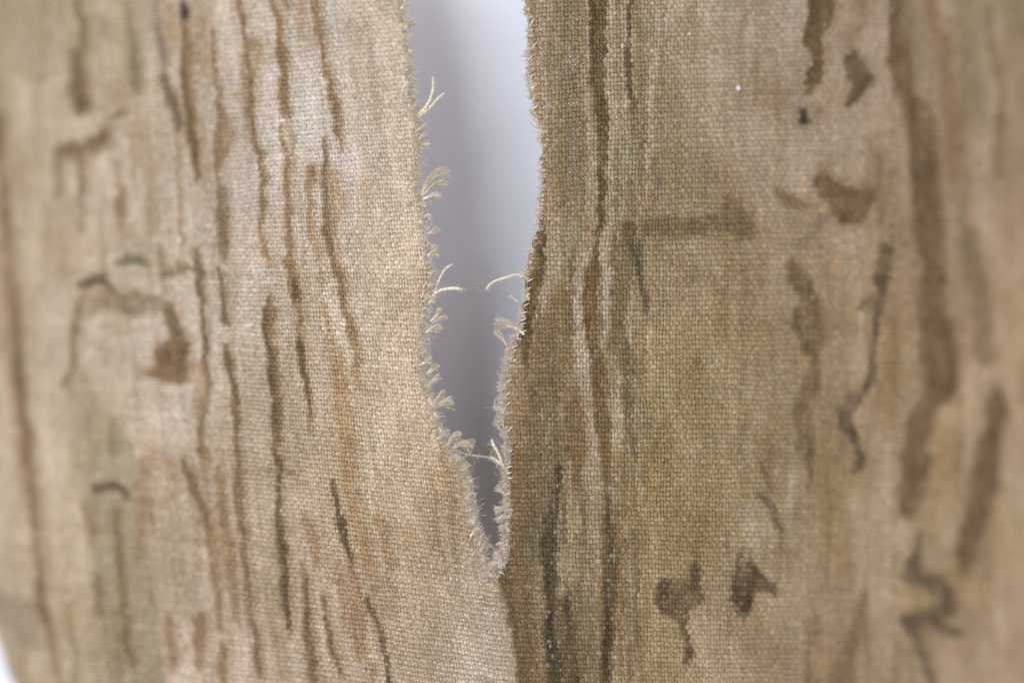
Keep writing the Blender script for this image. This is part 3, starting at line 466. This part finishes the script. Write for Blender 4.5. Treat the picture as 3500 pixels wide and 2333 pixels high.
# uneven hand of the yarn
gp = gp + (vnoise(gp, gq, 70, 41) - .5) * 7 + (vnoise(gp, gq, 22, 42) - .5) * 3 + rng.normal(0, .95, gp.shape)
gq = gq + (vnoise(gp * .5, gq, 60, 43) - .5) * 9 + (vnoise(gp * .5, gq, 20, 44) - .5) * 4 + rng.normal(0, 1.1, gp.shape)
_dE = np.where(gq < TIP + 30, np.where(isL[None], el(gq) - gp, gp - er(gq)), np.hypot(gp - 1686, gq - TIP)); _lo = np.exp(-np.clip(_dE, 0, 400) / 28)
gp = gp + _lo * ((vnoise(gp * 2, gq, 18, 45) - .5) * 9 + rng.normal(0, 1.2, gp.shape)); gq = gq + _lo * ((vnoise(gp, gq, 24, 46) - .5) * 12 + rng.normal(0, 1.4, gp.shape))
rag = rng.normal(0, 3.5, (NR, 1)); ragr = rng.normal(0, 3.0, (NR, 1))
lb = -30 + (gq - 2130) * .37      # left border of the canvas, in view at the lower left corner
ok = (gq > Q0) & (gq < Q1) & (gp > np.maximum(lb, P0)) & (gp < P1)
ok &= np.where(isL[None], (gq > TIP) | (gp < el(gq) - 3 + rag), (gq > TIP) | (gp > er(gq) + 3 + ragr))
e = 3.0
Pc = surf(gp, gq)
Pu = norm(surf(gp + e, gq) - surf(gp - e, gq)); Pv = norm(surf(gp, gq - e) - surf(gp, gq + e))
Nn = norm(np.cross(Pu, Pv)); Nn = np.where((Nn[..., 1:2] > 0), -Nn, Nn)
par = ((np.arange(NR)[:, None] + np.arange(NC)[None]) % 2) * 2 - 1     # +1: warp on top
PCOL = paint(gp, gq)
foc = np.exp(-np.abs(gp - 1690) / 650)
cross_rnd = rng.normal(0, 1, (NR, NC))
thickC = np.clip(1 + .17 * rng.normal(size=NC), .65, 1.4); thickR = np.clip(1 + .15 * rng.normal(size=NR), .7, 1.35)
shC = 1 + .05 * rng.normal(size=NC); shR = 1 + .05 * rng.normal(size=NR)

canvas = bpy.data.objects.new('torn_canvas', None); COL.objects.link(canvas)
canvas.location = (0, 0, 0); canvas.empty_display_size = .05
canvas['label'] = 'torn brown and ochre painted linen canvas with a frayed slit, hanging before the white wall'
canvas['category'] = 'canvas'

def runs(mask):
    m = np.concatenate([[0], mask.astype(int), [0]]); d = np.diff(m)
    return list(zip(np.where(d == 1)[0], np.where(d == -1)[0]))

WARP_T = np.array([0.93, 0.89, 0.81]); WEFT_T = np.array([1.06, 1.07, 1.10])
AMP = 3.2 * SC
def thread(kind, idx, a0, a1):
    sl = (np.s_[a0:a1], idx) if kind == 'warp' else (idx, np.s_[a0:a1])
    c = Pc[sl]; nrm = Nn[sl]; pr = par[sl] * (1 if kind == 'warp' else -1); col = PCOL[sl]; g_p = gp[sl]; g_q = gq[sl]; rn = cross_rnd[sl]
    lat = Pu[sl] if kind == 'warp' else Pv[sl]; fo = foc[sl][:, None]
    n = len(c)
    # crossing rings with mid rings between them
    m = 2 * n - 1
    C_ = np.zeros((m, 3)); L_ = np.zeros((m, 3)); N_ = np.zeros((m, 3)); off = np.zeros(m); K_ = np.zeros((m, 3))
    C_[::2] = c; L_[::2] = lat; N_[::2] = nrm; off[::2] = pr
    tint = 1 + ((WARP_T if kind == 'warp' else WEFT_T) - 1) * (.35 + .9 * fo)
    v = (1 + .115 * rn * (1 if kind == 'warp' else -1) + .05 * rng.normal(size=n)) * (shC[idx] if kind == 'warp' else shR[idx])
    hue = rng.normal(0, .03, n)[:, None] * np.array([.6, 0, -1.4])
    K_[::2] = col * tint * v[:, None] * (1 + hue)
    # deep crossings keep the raw yarn colour the brush did not reach
    raw = np.array([.50, .43, .33]) if kind == 'warp' else np.array([.54, .49, .43])
    dk = np.clip((.30 - col.mean(1)) * 4, 0, 1) * fo[:, 0] * np.clip((g_q - 1100) / 600, .2, 1)
    dry = (np.clip(rng.random(n) - .93 + .13 * dk, 0, 1) * (3.2 if kind == 'warp' else 3.6))[:, None]; dry = np.minimum(dry, .62)
    K_[::2] = K_[::2] * (1 - dry) + raw * dry
    if m > 1:
        C_[1::2] = .5 * (c[1:] + c[:-1]); L_[1::2] = norm(lat[1:] + lat[:-1]); N_[1::2] = norm(nrm[1:] + nrm[:-1]); K_[1::2] = .5 * (K_[0:-1:2] + K_[2::2])
        pm = paint(.5 * (g_p[1:] + g_p[:-1]), .5 * (g_q[1:] + g_q[:-1])); K_[1::2] = .5 * K_[1::2] + .5 * pm * (.5 * (tint[1:] + tint[:-1]))
    wa = (6.0 * thickC[idx] if kind == 'warp' else 7.6 * thickR[idx])
    wa = wa * (1.22 if (kind == 'warp' and not isL[idx]) else 1) * (1 + .42 * (vnoise(np.arange(n) * 1.0 + idx * 37.7, np.full(n, idx * 3.3), 5.5, 71 if kind == 'warp' else 72) - .5) )
    wm = .5 * (wa[1:] + wa[:-1])
    a = np.empty(m); a[::2] = wa * (1 + .10 * pr) * (1 + .16 * rng.normal(size=n))
    if m > 1: a[1::2] = wm * (.90 + .07 * rng.normal(size=n - 1))
    b = np.full(m, 3.4) * (1 + .06 * rng.normal(size=m)); b[::2] *= 1.06
    cen = C_ + N_ * (off * AMP * (1 + .16 * rng.normal(size=m)))[:, None]
    a[0] *= .55; a[-1] *= .55; b[0] *= .55; b[-1] *= .55
    mp = float(np.mean(g_p)); sides = 5 if (kind == 'warp' and abs(mp - 1750) < 620) else 4
    V, F, K = tube(cen, L_, N_, a * SC, b * SC, K_, sides)
    K = np.clip(K * (1 + .05 * rng.normal(size=(len(K), 1))), .01, .9)
    return V, F, K

def group_threads(kind, name):
    items = []
    for idx in (range(NC) if kind == 'warp' else range(NR)):
        mk = ok[:, idx].copy() if kind == 'warp' else ok[idx].copy()
        rr = runs(mk)
        if kind == 'weft':
            r2 = []
            for a0, a1 in rr:
                nl = int(isL.sum())
                if a0 < nl < a1 and gq[idx, nl] < TIP: r2 += [(a0, nl), (nl, a1)]
                else: r2.append((a0, a1))
            rr = r2
        for a0, a1 in rr:
            if a1 - a0 < 2: continue
            sp = gp[a0:a1, idx] if kind == 'warp' else gp[idx, a0:a1]; sq = gq[a0:a1, idx] if kind == 'warp' else gq[idx, a0:a1]
            inside = ((sp > 0) & (sp < 3500) & (sq > 0) & (sq < 2333)).sum() / (a1 - a0)
            score = (a1 - a0) * inside * (1 if kind == 'weft' else math.exp(-abs(float(sp.mean()) - 1720) / 2500))
            items.append((score, idx, a0, a1))
    items.sort(key=lambda t: -t[0])
    rest = [[], [], [], 0]
    for n, (sc_, idx, a0, a1) in enumerate(items):
        V, F, K = thread(kind, idx, a0, a1)
        if n < 299: build(name, V, F, K, M_LINEN, canvas)
        else:
            rest[0].append(V); rest[1].append(F + rest[3]); rest[2].append(K); rest[3] += len(V)
    if rest[0]:
        o = build(name, np.concatenate(rest[0]), np.concatenate(rest[1]), np.concatenate(rest[2]), M_LINEN, canvas); o['kind'] = 'stuff'
    print(kind, len(items))
group_threads('warp', 'warp_thread'); group_threads('weft', 'weft_thread')

# ------------------------------------------------------------------ frayed edges
PALE = np.array([.80, .71, .60]); TAN = np.array([.62, .50, .36])
def fibre_cols(n, tan=.35):
    t = np.clip(rng.normal(tan, .28, (n, 1)), 0, 1)
    return np.clip((PALE * (1 - t) + TAN * t) * (1 + .12 * rng.normal(size=(n, 1))), .05, .92)

def smooth_path(pts, K):
    pts = np.array(pts, float); t = np.linspace(0, len(pts) - 1, K)
    # Catmull-Rom through the points
    P = np.vstack([2 * pts[0] - pts[1], pts, 2 * pts[-1] - pts[-2]]); i = np.minimum(t.astype(int), len(pts) - 2); f = (t - i)[:, None]
    a, b, c, d = P[i], P[i + 1], P[i + 2], P[i + 3]
    return .5 * (2 * b + (c - a) * f + (2 * a - 5 * b + 4 * c - d) * f ** 2 + (3 * b - a - 3 * c + d) * f ** 3)

def tuft(pts, n, r0, spread, curl=.25, tan=.5, K=7, name='frayed_tuft', rad=1.25, e0=5.0, lift=.22):
    """a brush of loose fibres along a short path; pts (p,q) from root to tip"""
    path = smooth_path(pts, K); t = np.linspace(0, 1, K)
    L = np.linalg.norm(np.array(pts[-1], float) - np.array(pts[0], float)) + 6
    dref = float(depth(pts[0][0], pts[0][1]))
    ang = rng.random((n, 1)) * 2 * np.pi; rr = np.sqrt(rng.random((n, 1)))
    tan_ = norm(np.gradient(path, axis=0)); per = np.stack([-tan_[:, 1], tan_[:, 0]], -1)
    w_ = r0 * (1 - .35 * t) + spread * t ** 2.6
    o1 = np.cos(ang) * rr * w_[None]; o2 = np.sin(ang) * rr * w_[None]
    ph = rng.random((n, 1)) * 6.28; fr = rng.uniform(1.5, 5, (n, 1))
    o1 = o1 + curl * L * .16 * (np.sin(ph + fr * t[None] * 2) - np.sin(ph)) * t[None]; o2 = o2 + curl * L * .16 * (np.cos(ph * 1.7 + fr * t[None] * 2) - np.cos(ph * 1.7)) * t[None]
    ln = rng.uniform(.72, 1.08, (n, 1)); tt = np.clip(t[None] * ln, 0, 1.08)
    pp = np.interp(tt, t, path[:, 0]) + np.maximum(tt - 1, 0) * L * tan_[-1, 0]; qq = np.interp(tt, t, path[:, 1]) + np.maximum(tt - 1, 0) * L * tan_[-1, 1]
    pp = pp + o1 * per[None, :, 0]; qq = qq + o1 * per[None, :, 1]
    V, F, C = fibres_mesh(to3d(pp, qq, dref - (o2 + e0 + lift * L * t[None]) * SC), rad * rng.uniform(.75, 1.35, n) * SC, fibre_cols(n, tan))
    return build(name, V, F, C, M_FIBRE, canvas)

# tufts traced on the left edge: path, fibres, root radius, tip spread
LT_T = [([(1374, 30), (1384, 14), (1395, 6)], 34, 5, 7), ([(1380, 62), (1388, 48), (1392, 36)], 24, 5, 5), ([(1384, 98), (1400, 84), (1418, 72)], 46, 6, 8),
        ([(1390, 118), (1400, 122), (1410, 133)], 18, 4, 4), ([(1396, 172), (1404, 178), (1408, 184)], 20, 5, 5), ([(1398, 210), (1402, 196), (1408, 190)], 18, 4, 5),
        ([(1420, 452), (1440, 438), (1462, 428)], 34, 5, 6), ([(1428, 480), (1442, 470), (1460, 463)], 22, 4, 5), ([(1428, 496), (1448, 492), (1472, 496)], 24, 4, 7),
        ([(1440, 668), (1462, 622), (1496, 592), (1531, 588)], 54, 5, 9), ([(1440, 672), (1476, 640), (1500, 626), (1524, 628)], 34, 4, 7), ([(1442, 682), (1472, 668), (1492, 664), (1503, 674)], 30, 4, 6),
        ([(1440, 706), (1452, 704), (1460, 706)], 26, 5, 7), ([(1448, 742), (1462, 738), (1478, 744)], 34, 6, 10), ([(1456, 800), (1478, 792), (1500, 781)], 34, 3, 10),
        ([(1460, 832), (1474, 838), (1490, 852)], 26, 6, 8), ([(1462, 876), (1478, 866), (1498, 862)], 36, 7, 12), ([(1466, 936), (1476, 930), (1482, 936)], 26, 6, 7),
        ([(1464, 978), (1476, 972), (1484, 978)], 28, 6, 7), ([(1472, 1098), (1492, 1076), (1505, 1052)], 34, 4, 7), ([(1478, 1104), (1502, 1088), (1528, 1084)], 26, 3, 6),
        ([(1462, 1036), (1476, 1030), (1490, 1028)], 26, 5, 8), ([(1456, 1138), (1480, 1122), (1508, 1120)], 60, 5, 13), ([(1450, 1165), (1460, 1158), (1466, 1168)], 18, 4, 4),
        ([(1438, 1250), (1458, 1236), (1478, 1232)], 46, 7, 14), ([(1456, 1276), (1478, 1262), (1498, 1248)], 44, 5, 8), ([(1462, 1322), (1482, 1298), (1504, 1284)], 46, 5, 9),
        ([(1474, 1382), (1498, 1362), (1520, 1338)], 40, 5, 9), ([(1484, 1392), (1516, 1376), (1550, 1372)], 50, 6, 13), ([(1466, 1360), (1476, 1380), (1492, 1396)], 40, 8, 10),
        ([(1482, 1408), (1492, 1424), (1500, 1436)], 26, 5, 6), ([(1496, 1500), (1516, 1482), (1538, 1478)], 46, 8, 10), ([(1500, 1462), (1506, 1474), (1512, 1482)], 24, 7, 8),
        ([(1528, 1528), (1548, 1496), (1574, 1494)], 60, 7, 13), ([(1548, 1530), (1584, 1514), (1616, 1528)], 50, 6, 13), ([(1552, 1554), (1564, 1566), (1572, 1580)], 40, 9, 10),
        ([(1566, 1592), (1584, 1580), (1592, 1566)], 44, 7, 12), ([(1572, 1612), (1590, 1606), (1598, 1616)], 40, 8, 10), ([(1584, 1636), (1602, 1624), (1610, 1640)], 46, 9, 12),
        ([(1594, 1668), (1608, 1656), (1616, 1660)], 46, 9, 12), ([(1600, 1704), (1614, 1690), (1620, 1700)], 40, 8, 10), ([(1604, 1744), (1616, 1728), (1622, 1736)], 40, 8, 10),
        ([(1608, 1780), (1626, 1766), (1634, 1752)], 36, 6, 8), ([(1616, 1800), (1634, 1784), (1642, 1770)], 36, 7, 10), ([(1622, 1830), (1646, 1812), (1650, 1826)], 44, 8, 10),
        ([(1634, 1860), (1652, 1842), (1668, 1838)], 60, 8, 11), ([(1642, 1886), (1658, 1884), (1670, 1882)], 50, 9, 9), ([(1644, 1914), (1654, 1902), (1660, 1890)], 44, 8, 9),
        ([(1650, 1944), (1660, 1930), (1656, 1912)], 40, 7, 8), ([(1668, 1968), (1660, 1952), (1664, 1938)], 36, 8, 9), ([(1684, 1974), (1676, 1958), (1682, 1946)], 30, 8, 10)]
def loosen(pts, n, r0, sp):
    if pts[0][1] < 1560: return pts, n, r0, sp
    P = np.array(pts, float); f = rng.uniform(.45, 1.5); an = rng.normal(0, .55); d = (P - P[0]) * f
    P = P[0] + rng.normal(0, 7, 2) + np.stack([d[:, 0] * math.cos(an) - d[:, 1] * math.sin(an), d[:, 0] * math.sin(an) + d[:, 1] * math.cos(an)], -1)
    return [tuple(p) for p in P], max(10, int(n * rng.uniform(.4, 1.2))), r0 * rng.uniform(.5, 1.1), sp * rng.uniform(.5, 1.3)
LT_T = [loosen(*t_) for t_ in LT_T]
for pts, n, r0, sp in LT_T: tuft(pts, int(n * 1.5), r0 * .9, sp * 1.25, curl=.3 if pts[0][1] < 1390 else .6)
# traced on the right edge
RT_T = [([(1792, 1142), (1752, 1112), (1722, 1104), (1696, 1096)], 70, 5, 9), ([(1732, 1178), (1712, 1150), (1690, 1130)], 40, 4, 6), ([(1770, 1030), (1750, 1020), (1738, 1012)], 20, 3, 5),
        ([(1732, 1692), (1716, 1684), (1702, 1682)], 40, 8, 12), ([(1734, 1742), (1716, 1738), (1700, 1742)], 46, 9, 13), ([(1734, 1772), (1712, 1768), (1694, 1776)], 50, 9, 14),
        ([(1728, 1812), (1712, 1808), (1704, 1820)], 36, 8, 10), ([(1726, 1856), (1710, 1856), (1702, 1866)], 40, 8, 11), ([(1728, 1892), (1708, 1884), (1688, 1892)], 56, 11, 15),
        ([(1726, 1922), (1700, 1912), (1680, 1924)], 56, 11, 15), ([(1712, 1952), (1690, 1940), (1672, 1948)], 44, 9, 11), ([(1700, 1970), (1676, 1956), (1656, 1958)], 34, 7, 9),
        ([(1722, 1410), (1706, 1400), (1696, 1404)], 50, 12, 15), ([(1722, 1446), (1706, 1446), (1694, 1458)], 56, 12, 14), ([(1732, 1542), (1722, 1538), (1716, 1540)], 46, 12, 14)]
RT_T = [loosen(*t_) for t_ in RT_T]
for pts, n, r0, sp in RT_T: tuft(pts, int(n * 1.0), r0 * .85, sp * 1.1, tan=.25, curl=.5)
# cut ends of every weft along both edges
for j in range(NR):
    nl = int(isL.sum())
    r = np.where(ok[j, nl:])[0]
    if len(r) and gq[j, nl + r[0]] < TIP - 6:
        i = nl + r[0]; p_, q_ = gp[j, i], gq[j, i]
        if -60 < q_ < 2400 and rng.random() < (.8 if q_ < 1150 else .55 if q_ < 1600 else .22):
            ln = rng.uniform(5, 22) * (1.25 if 1200 < q_ < 1560 else 1) * (.75 if 380 < q_ < 820 else 1); dy = rng.normal(2, 7)
            tuft([(p_ + 8, q_), (p_ - ln * .5, q_ + dy * .3), (p_ - ln, q_ + dy)], int(rng.integers(12, 26)), rng.uniform(4, 9), rng.uniform(8, 15), curl=.45, tan=.45 if q_ < 400 else .25, K=5, rad=.9)
    l = np.where(ok[j, :nl])[0]
    if len(l) and gq[j, l[-1]] < TIP - 6:
        i = l[-1]; p_, q_ = gp[j, i], gq[j, i]
        if -60 < q_ < 2400 and rng.random() < (.85 if q_ < 1450 else .3):
            ln = rng.uniform(2, 20); dy = rng.normal(-5, 9)
            tuft([(p_ - 7, q_), (p_ + ln * .4, q_ + dy * .3), (p_ + ln, q_ + dy)], int(rng.integers(10, 20)), rng.uniform(4, 8), rng.uniform(5, 11), curl=.8, K=5, rad=.9)

# ------------------------------------------------------------------ loose threads hanging in the gap
def loose(pts, r, turns, n_fuzz, tan=.35, frizz=0, dark=1.0, dz=2.0, fl=1.0):
    K = 40; path = smooth_path(pts, K); dref = np.linspace(float(depth(*pts[0])), float(depth(*pts[0])), K)
    tan_ = norm(np.gradient(path, axis=0)); per = np.stack([-tan_[:, 1], tan_[:, 0]], -1); t = np.linspace(0, 1, K)
    Vs, Fs, Cs, o = [], [], [], 0
    for ply in (0, np.pi):                      # two plies twisted together
        a = turns * 2 * np.pi * t + ply; rr = r * (1 + frizz * np.clip(t - .75, 0, 1) * 3)
        pp = path[:, 0] + per[:, 0] * np.cos(a) * rr * .55; qq = path[:, 1] + per[:, 1] * np.cos(a) * rr * .55
        c3 = to3d(pp, qq, dref - (dz + np.sin(a) * rr * .55) * SC)
        T = norm(np.gradient(c3, axis=0)); la = norm(np.cross(T, np.array([0, 1., 0]))); no = np.cross(T, la)
        rad = np.full(K, r * .62) * (1 + .12 * rng.normal(size=K)) * np.interp(t, [0, .85, 1], [1, 1, .45])
        V, F, C = tube(c3, la, no, rad * SC, rad * SC, np.tile(fibre_cols(1, tan) * dark, (K, 1)) * (1 + .1 * rng.normal(size=(K, 1))), 6)
        Vs.append(V); Fs.append(F + o); Cs.append(C); o += len(V)
    n = n_fuzz; Kf = 6; t0 = rng.random(n) * .92; tf = np.linspace(0, 1, Kf)
    ln = rng.uniform(6, 22, n) * fl; dirs = rng.normal(size=(n, 2)) * .5 + np.stack([np.interp(t0, t, tan_[:, 0]), np.interp(t0, t, tan_[:, 1])], -1)
    dirs = norm(dirs); bend = rng.normal(0, .8, (n, 1)); s = tf[None] * ln[:, None]
    an = np.arctan2(dirs[:, 1:2], dirs[:, :1]) + bend * tf[None]
    pp = np.interp(t0, t, path[:, 0])[:, None] + np.cos(an) * s; qq = np.interp(t0, t, path[:, 1])[:, None] + np.sin(an) * s
    dd = np.interp(t0, t, dref)[:, None] - (dz + rng.normal(0, r, (n, 1)) + rng.normal(0, .3, (n, 1)) * s) * SC
    V, F, C = fibres_mesh(to3d(pp, qq, dd), rng.uniform(.45, .8, n) * SC, fibre_cols(n, .15))
    Vs.append(V); Fs.append(F + o); Cs.append(C)
    return build('loose_thread', np.concatenate(Vs), np.concatenate(Fs), np.concatenate(Cs), M_FIBRE, canvas)
loose([(1404, 425), (1425, 398), (1450, 372), (1468, 345), (1478, 315), (1481, 290), (1480, 262)], 5.0, 7, 30)
loose([(1410, 428), (1432, 400), (1462, 376), (1484, 352), (1500, 334), (1520, 320)], 5.0, 7, 30)
loose([(1480, 1010), (1490, 985), (1503, 950), (1518, 925), (1532, 912), (1545, 905)], 4.4, 6, 26)
loose([(1468, 1022), (1486, 1004), (1505, 992), (1535, 986), (1558, 985), (1580, 990)], 5.0, 6, 46, fl=1.5)
loose([(1800, 948), (1785, 943), (1768, 938), (1745, 943), (1725, 950), (1700, 957), (1682, 966), (1670, 978), (1660, 990)], 4.2, 8, 40, frizz=.8, fl=1.4)
loose([(1548, 1538), (1575, 1546), (1605, 1554), (1632, 1557), (1655, 1560), (1676, 1566), (1695, 1580), (1716, 1592)], 3.6, 9, 40, tan=.8, dark=.72)
loose([(1730, 1606), (1716, 1585), (1709, 1562), (1698, 1538), (1688, 1522), (1680, 1500)], 5.0, 6, 56, fl=1.5)
loose([(1724, 1590), (1706, 1580), (1692, 1570), (1676, 1560)], 4.6, 4, 40, fl=1.2)

# single hairs
def hair(pts, r=.9, c=(.5, .4, .3)):
    K = 14; path = smooth_path(pts, K)[None]; d0 = float(depth(*pts[0]))
    V, F, C = fibres_mesh(to3d(path[..., 0], path[..., 1], np.full((1, K), d0 - 3 * SC)), np.array([r * SC]), np.array([c]))
    build('loose_fibre', V, F, C, M_FIBRE, canvas)
hair([(1842, 440), (1822, 430), (1811, 416), (1809, 400)], 1.1, (.30, .22, .14))
hair([(1466, 678), (1474, 696), (1470, 712), (1458, 724)], .8, (.62, .56, .48)); hair([(1486, 1412), (1500, 1420), (1508, 1440), (1506, 1462), (1498, 1478)], 1.0, (.6, .52, .42))
hair([(1550, 1374), (1560, 1386), (1568, 1394), (1572, 1390)], .7, (.45, .38, .3)); hair([(1494, 1252), (1506, 1248), (1516, 1258), (1520, 1264)], .7, (.5, .44, .36))
hair([(1690, 1612), (1696, 1622), (1708, 1630)], .8, (.66, .62, .56)); hair([(1680, 990), (1660, 996), (1640, 992), (1634, 982), (1626, 1000)], .7, (.6, .56, .5)); hair([(1655, 970), (1640, 965), (1626, 968)], .6, (.6, .56, .5))
hair([(1700, 1600), (1690, 1555), (1680, 1540)], .7, (.62, .56, .48)); hair([(1678, 1888), (1682, 1874), (1690, 1868), (1698, 1874)], .7, (.6, .55, .48))
hair([(1918, 940), (1924, 950), (1932, 958)], 1.2, (.55, .42, .2)); hair([(1610, 1982), (1626, 1986), (1644, 1992)], 1.1, (.7, .64, .55)); hair([(1674, 1970), (1673, 1985), (1671, 2002)], 1.1, (.66, .58, .44)); hair([(1706, 2006), (1716, 2020), (1726, 2034)], 1.0, (.66, .56, .4))
hair([(1604, 2160), (1616, 2170), (1632, 2180)], 1.1, (.68, .62, .5)); hair([(1740, 2240), (1746, 2248), (1752, 2256)], 1.1, (.66, .6, .46))

# ------------------------------------------------------------------ overcast stitches along the cut
ST_R = [(1819, 77, 30, 1.0), (1826, 156, 28, .9), (1813, 198, 24, .8), (1818, 262, 20, .9), (1826, 298, 26, 1.0), (1825, 335, 20, 1.1), (1830, 367, 22, .6), (1811, 958, 24, .5), (1806, 989, 24, .7), (1804, 1008, 20, .5),
        (1799, 1041, 20, .4), (1792, 1068, 22, .3), (1790, 1091, 22, .4), (1787, 1106, 22, .2), (1784, 1134, 32, .35), (1768, 1157, 30, -.1), (1757, 1185, 20, .4), (1738, 1260, 22, .7), (1742, 1300, 22, .7), (1736, 1345, 20, .6), (1739, 1378, 22, .8),
        (1743, 1466, 24, .85), (1745, 1540, 20, .5), (1740, 1595, 26, .3), (1738, 1617, 24, .35), (1741, 1633, 22, .1), (1738, 1686, 22, .5), (1730, 1874, 14, .05), (1726, 1905, 16, .0), (1714, 1956, 26, -.6), (1735, 1720, 18, .3), (1733, 1790, 18, .4), (1760, 1230, 20, .6)]
ST_L = [(1444, 1010, 34, 1.1), (1450, 1053, 24, .15), (1444, 1206, 28, .7), (1452, 975, 30, 1.0), (1448, 1080, 20, .4), (1440, 1170, 22, .5), (1425, 500, 20, -.9), (1618, 1890, 22, .9), (1600, 1700, 20, 1.0), (1590, 1650, 20, 1.1)]
for p_, q_, L_, an in ST_R + ST_L:
    t = np.linspace(-.5, .5, 7); K = 7
    pp = p_ + np.cos(an) * L_ * t; qq = q_ - np.sin(an) * L_ * t
    lift = 5.2 + 4.5 * (1 - (2 * t) ** 2)
    c3 = to3d(pp, qq, depth(pp, qq) - lift * SC)
    T = norm(np.gradient(c3, axis=0)); la = norm(np.cross(T, np.array([0, 1., 0]))); no = np.cross(T, la)
    rad = 2.5 * SC * np.array([.5, .9, 1, 1, 1, .9, .5])
    V, F, C = tube(c3, la, no, rad, rad, np.tile(np.array([[.66, .60, .53]]) * (1 + .08 * rng.normal()), (K, 1)), 6)
    build('stitch', V, F, C, M_FIBRE, canvas)

# ------------------------------------------------------------------ fuzz standing off the yarns near the cut
def fuzz():
    n = 26000
    p_ = np.where(rng.random(n) < .55, rng.normal(1690, 150, n), rng.normal(1740, 420, n)); q_ = rng.uniform(-40, 2380, n)
    lowbias = rng.random(n) < .24; q_[lowbias] = rng.normal(1950, 230, lowbias.sum()); p_[lowbias] = rng.normal(1700, 110, lowbias.sum()) + np.maximum(q_[lowbias] - 1960, 0) * .2
    k = ((q_ > TIP + 4) | (p_ < el(q_) - 4) | (p_ > er(q_) + 4)) & (q_ < 2400); p_, q_ = p_[k], q_[k]; n = len(p_)
    K = 4; t = np.linspace(0, 1, K)[None]
    vert = rng.random(n) < .6
    an = np.where(vert, np.pi / 2, 0) + rng.normal(0, .5, n) + np.where(rng.random(n) < .5, np.pi, 0)
    ln = rng.gamma(2.2, 4.2, n) + 4; be = rng.normal(0, .9, (n, 1)); a = an[:, None] + be * t
    pp = p_[:, None] + np.cos(a) * ln[:, None] * t; qq = q_[:, None] + np.sin(a) * ln[:, None] * t
    lift = 3.5 + rng.uniform(0, 2.5, (n, 1)) + rng.uniform(-.05, .35, (n, 1)) * ln[:, None] * t
    base = paint(p_, q_); mixk = np.clip(rng.normal(.93, .08, (n, 1)), 0, 1)
    C = np.clip((base * mixk + fibre_cols(n, .3) * (1 - mixk)) * np.exp(rng.normal(.03, .3, (n, 1))), .02, .85)
    V, F, Cc = fibres_mesh(to3d(pp, qq, depth(pp, qq) - lift * SC), rng.uniform(.5, .9, n) * SC, C)
    o = build('fibre_fuzz', V, F, Cc, M_FIBRE, canvas); o['kind'] = 'stuff'
fuzz()

def frizz():
    Vs, Fs, Cs, o = [], [], [], 0
    for side, n in ((-1, 11000), (1, 7500)):
        q_ = np.where(rng.random(n) < .55, rng.uniform(-60, 1965, n), rng.triangular(1000, 1965, 1975, n))
        e_ = el(q_) if side < 0 else er(q_)
        dens = vnoise(q_, q_ * 0, 26, 61 + side) * .7 + vnoise(q_, q_ * 0, 70, 63 + side) * .5
        keep = rng.random(n) < np.clip(dens * 1.5 - .22, .1, 1); q_ = q_[keep]; e_ = e_[keep]; dens = dens[keep]; m = len(q_)
        p_ = e_ + side * rng.uniform(-3, 17, m)
        out = 0.0 if side < 0 else np.pi
        a0 = out + rng.normal(-.35 if side < 0 else -.1, 1.0, m); K = 6; t = np.linspace(0, 1, K)[None]
        ln = rng.gamma(2.6, 4.8 if side < 0 else 4.2, m) * (.6 + .6 * dens) * np.where(q_ > 1150, 1.2, 1.3 if side < 0 else .6)
        a = a0[:, None] + rng.normal(0, 2.8, (m, 1)) * t + rng.normal(0, 2.6, (m, 1)) * t * t
        st = ln[:, None] / (K - 1)
        pp = p_[:, None] + np.cumsum(np.cos(a) * st, 1); qq = q_[:, None] + np.cumsum(np.sin(a) * st, 1)
        lift = rng.uniform(2, 8, (m, 1)) + rng.normal(.12, .3, (m, 1)) * ln[:, None] * t
        V, F, C = fibres_mesh(to3d(pp, qq, depth(p_, q_)[:, None] - lift * SC), rng.uniform(.7, 1.35, m) * SC, fibre_cols(m, .62) * .97)
        Vs.append(V); Fs.append(F + o); Cs.append(C); o += len(V)
    ob = build('edge_frizz', np.concatenate(Vs), np.concatenate(Fs), np.concatenate(Cs), M_FIBRE, canvas); ob['kind'] = 'stuff'
frizz()

# small white blob standing in for bright light through a pinhole, upper right
def fleck(p_, q_, r):
    u = np.linspace(0.02, np.pi - .02, 7); v = np.linspace(0, 2 * np.pi, 10, endpoint=False)
    c = surf(np.array(p_, float), np.array(q_, float)) + np.array([0, -5.5 * SC, 0])
    V = np.array([[c[0] + r * SC * np.sin(a) * np.cos(b) * (1 + .1 * math.sin(3 * b)), c[1] - .55 * r * SC * np.cos(a), c[2] + r * SC * np.sin(a) * np.sin(b)] for a in u for b in v])
    F = [(i * 10 + k, i * 10 + (k + 1) % 10, (i + 1) * 10 + (k + 1) % 10, (i + 1) * 10 + k) for i in range(6) for k in range(10)]
    build('pinhole_glint', V, F, np.tile([[.66, .66, .67]], (len(V), 1)), M_FIBRE, canvas)
fleck(2523, 303, 9); fleck(2356, 118, 5)

print('TRIS', sum(2*len(o.data.polygons) for o in bpy.data.objects if o.type=='MESH'))
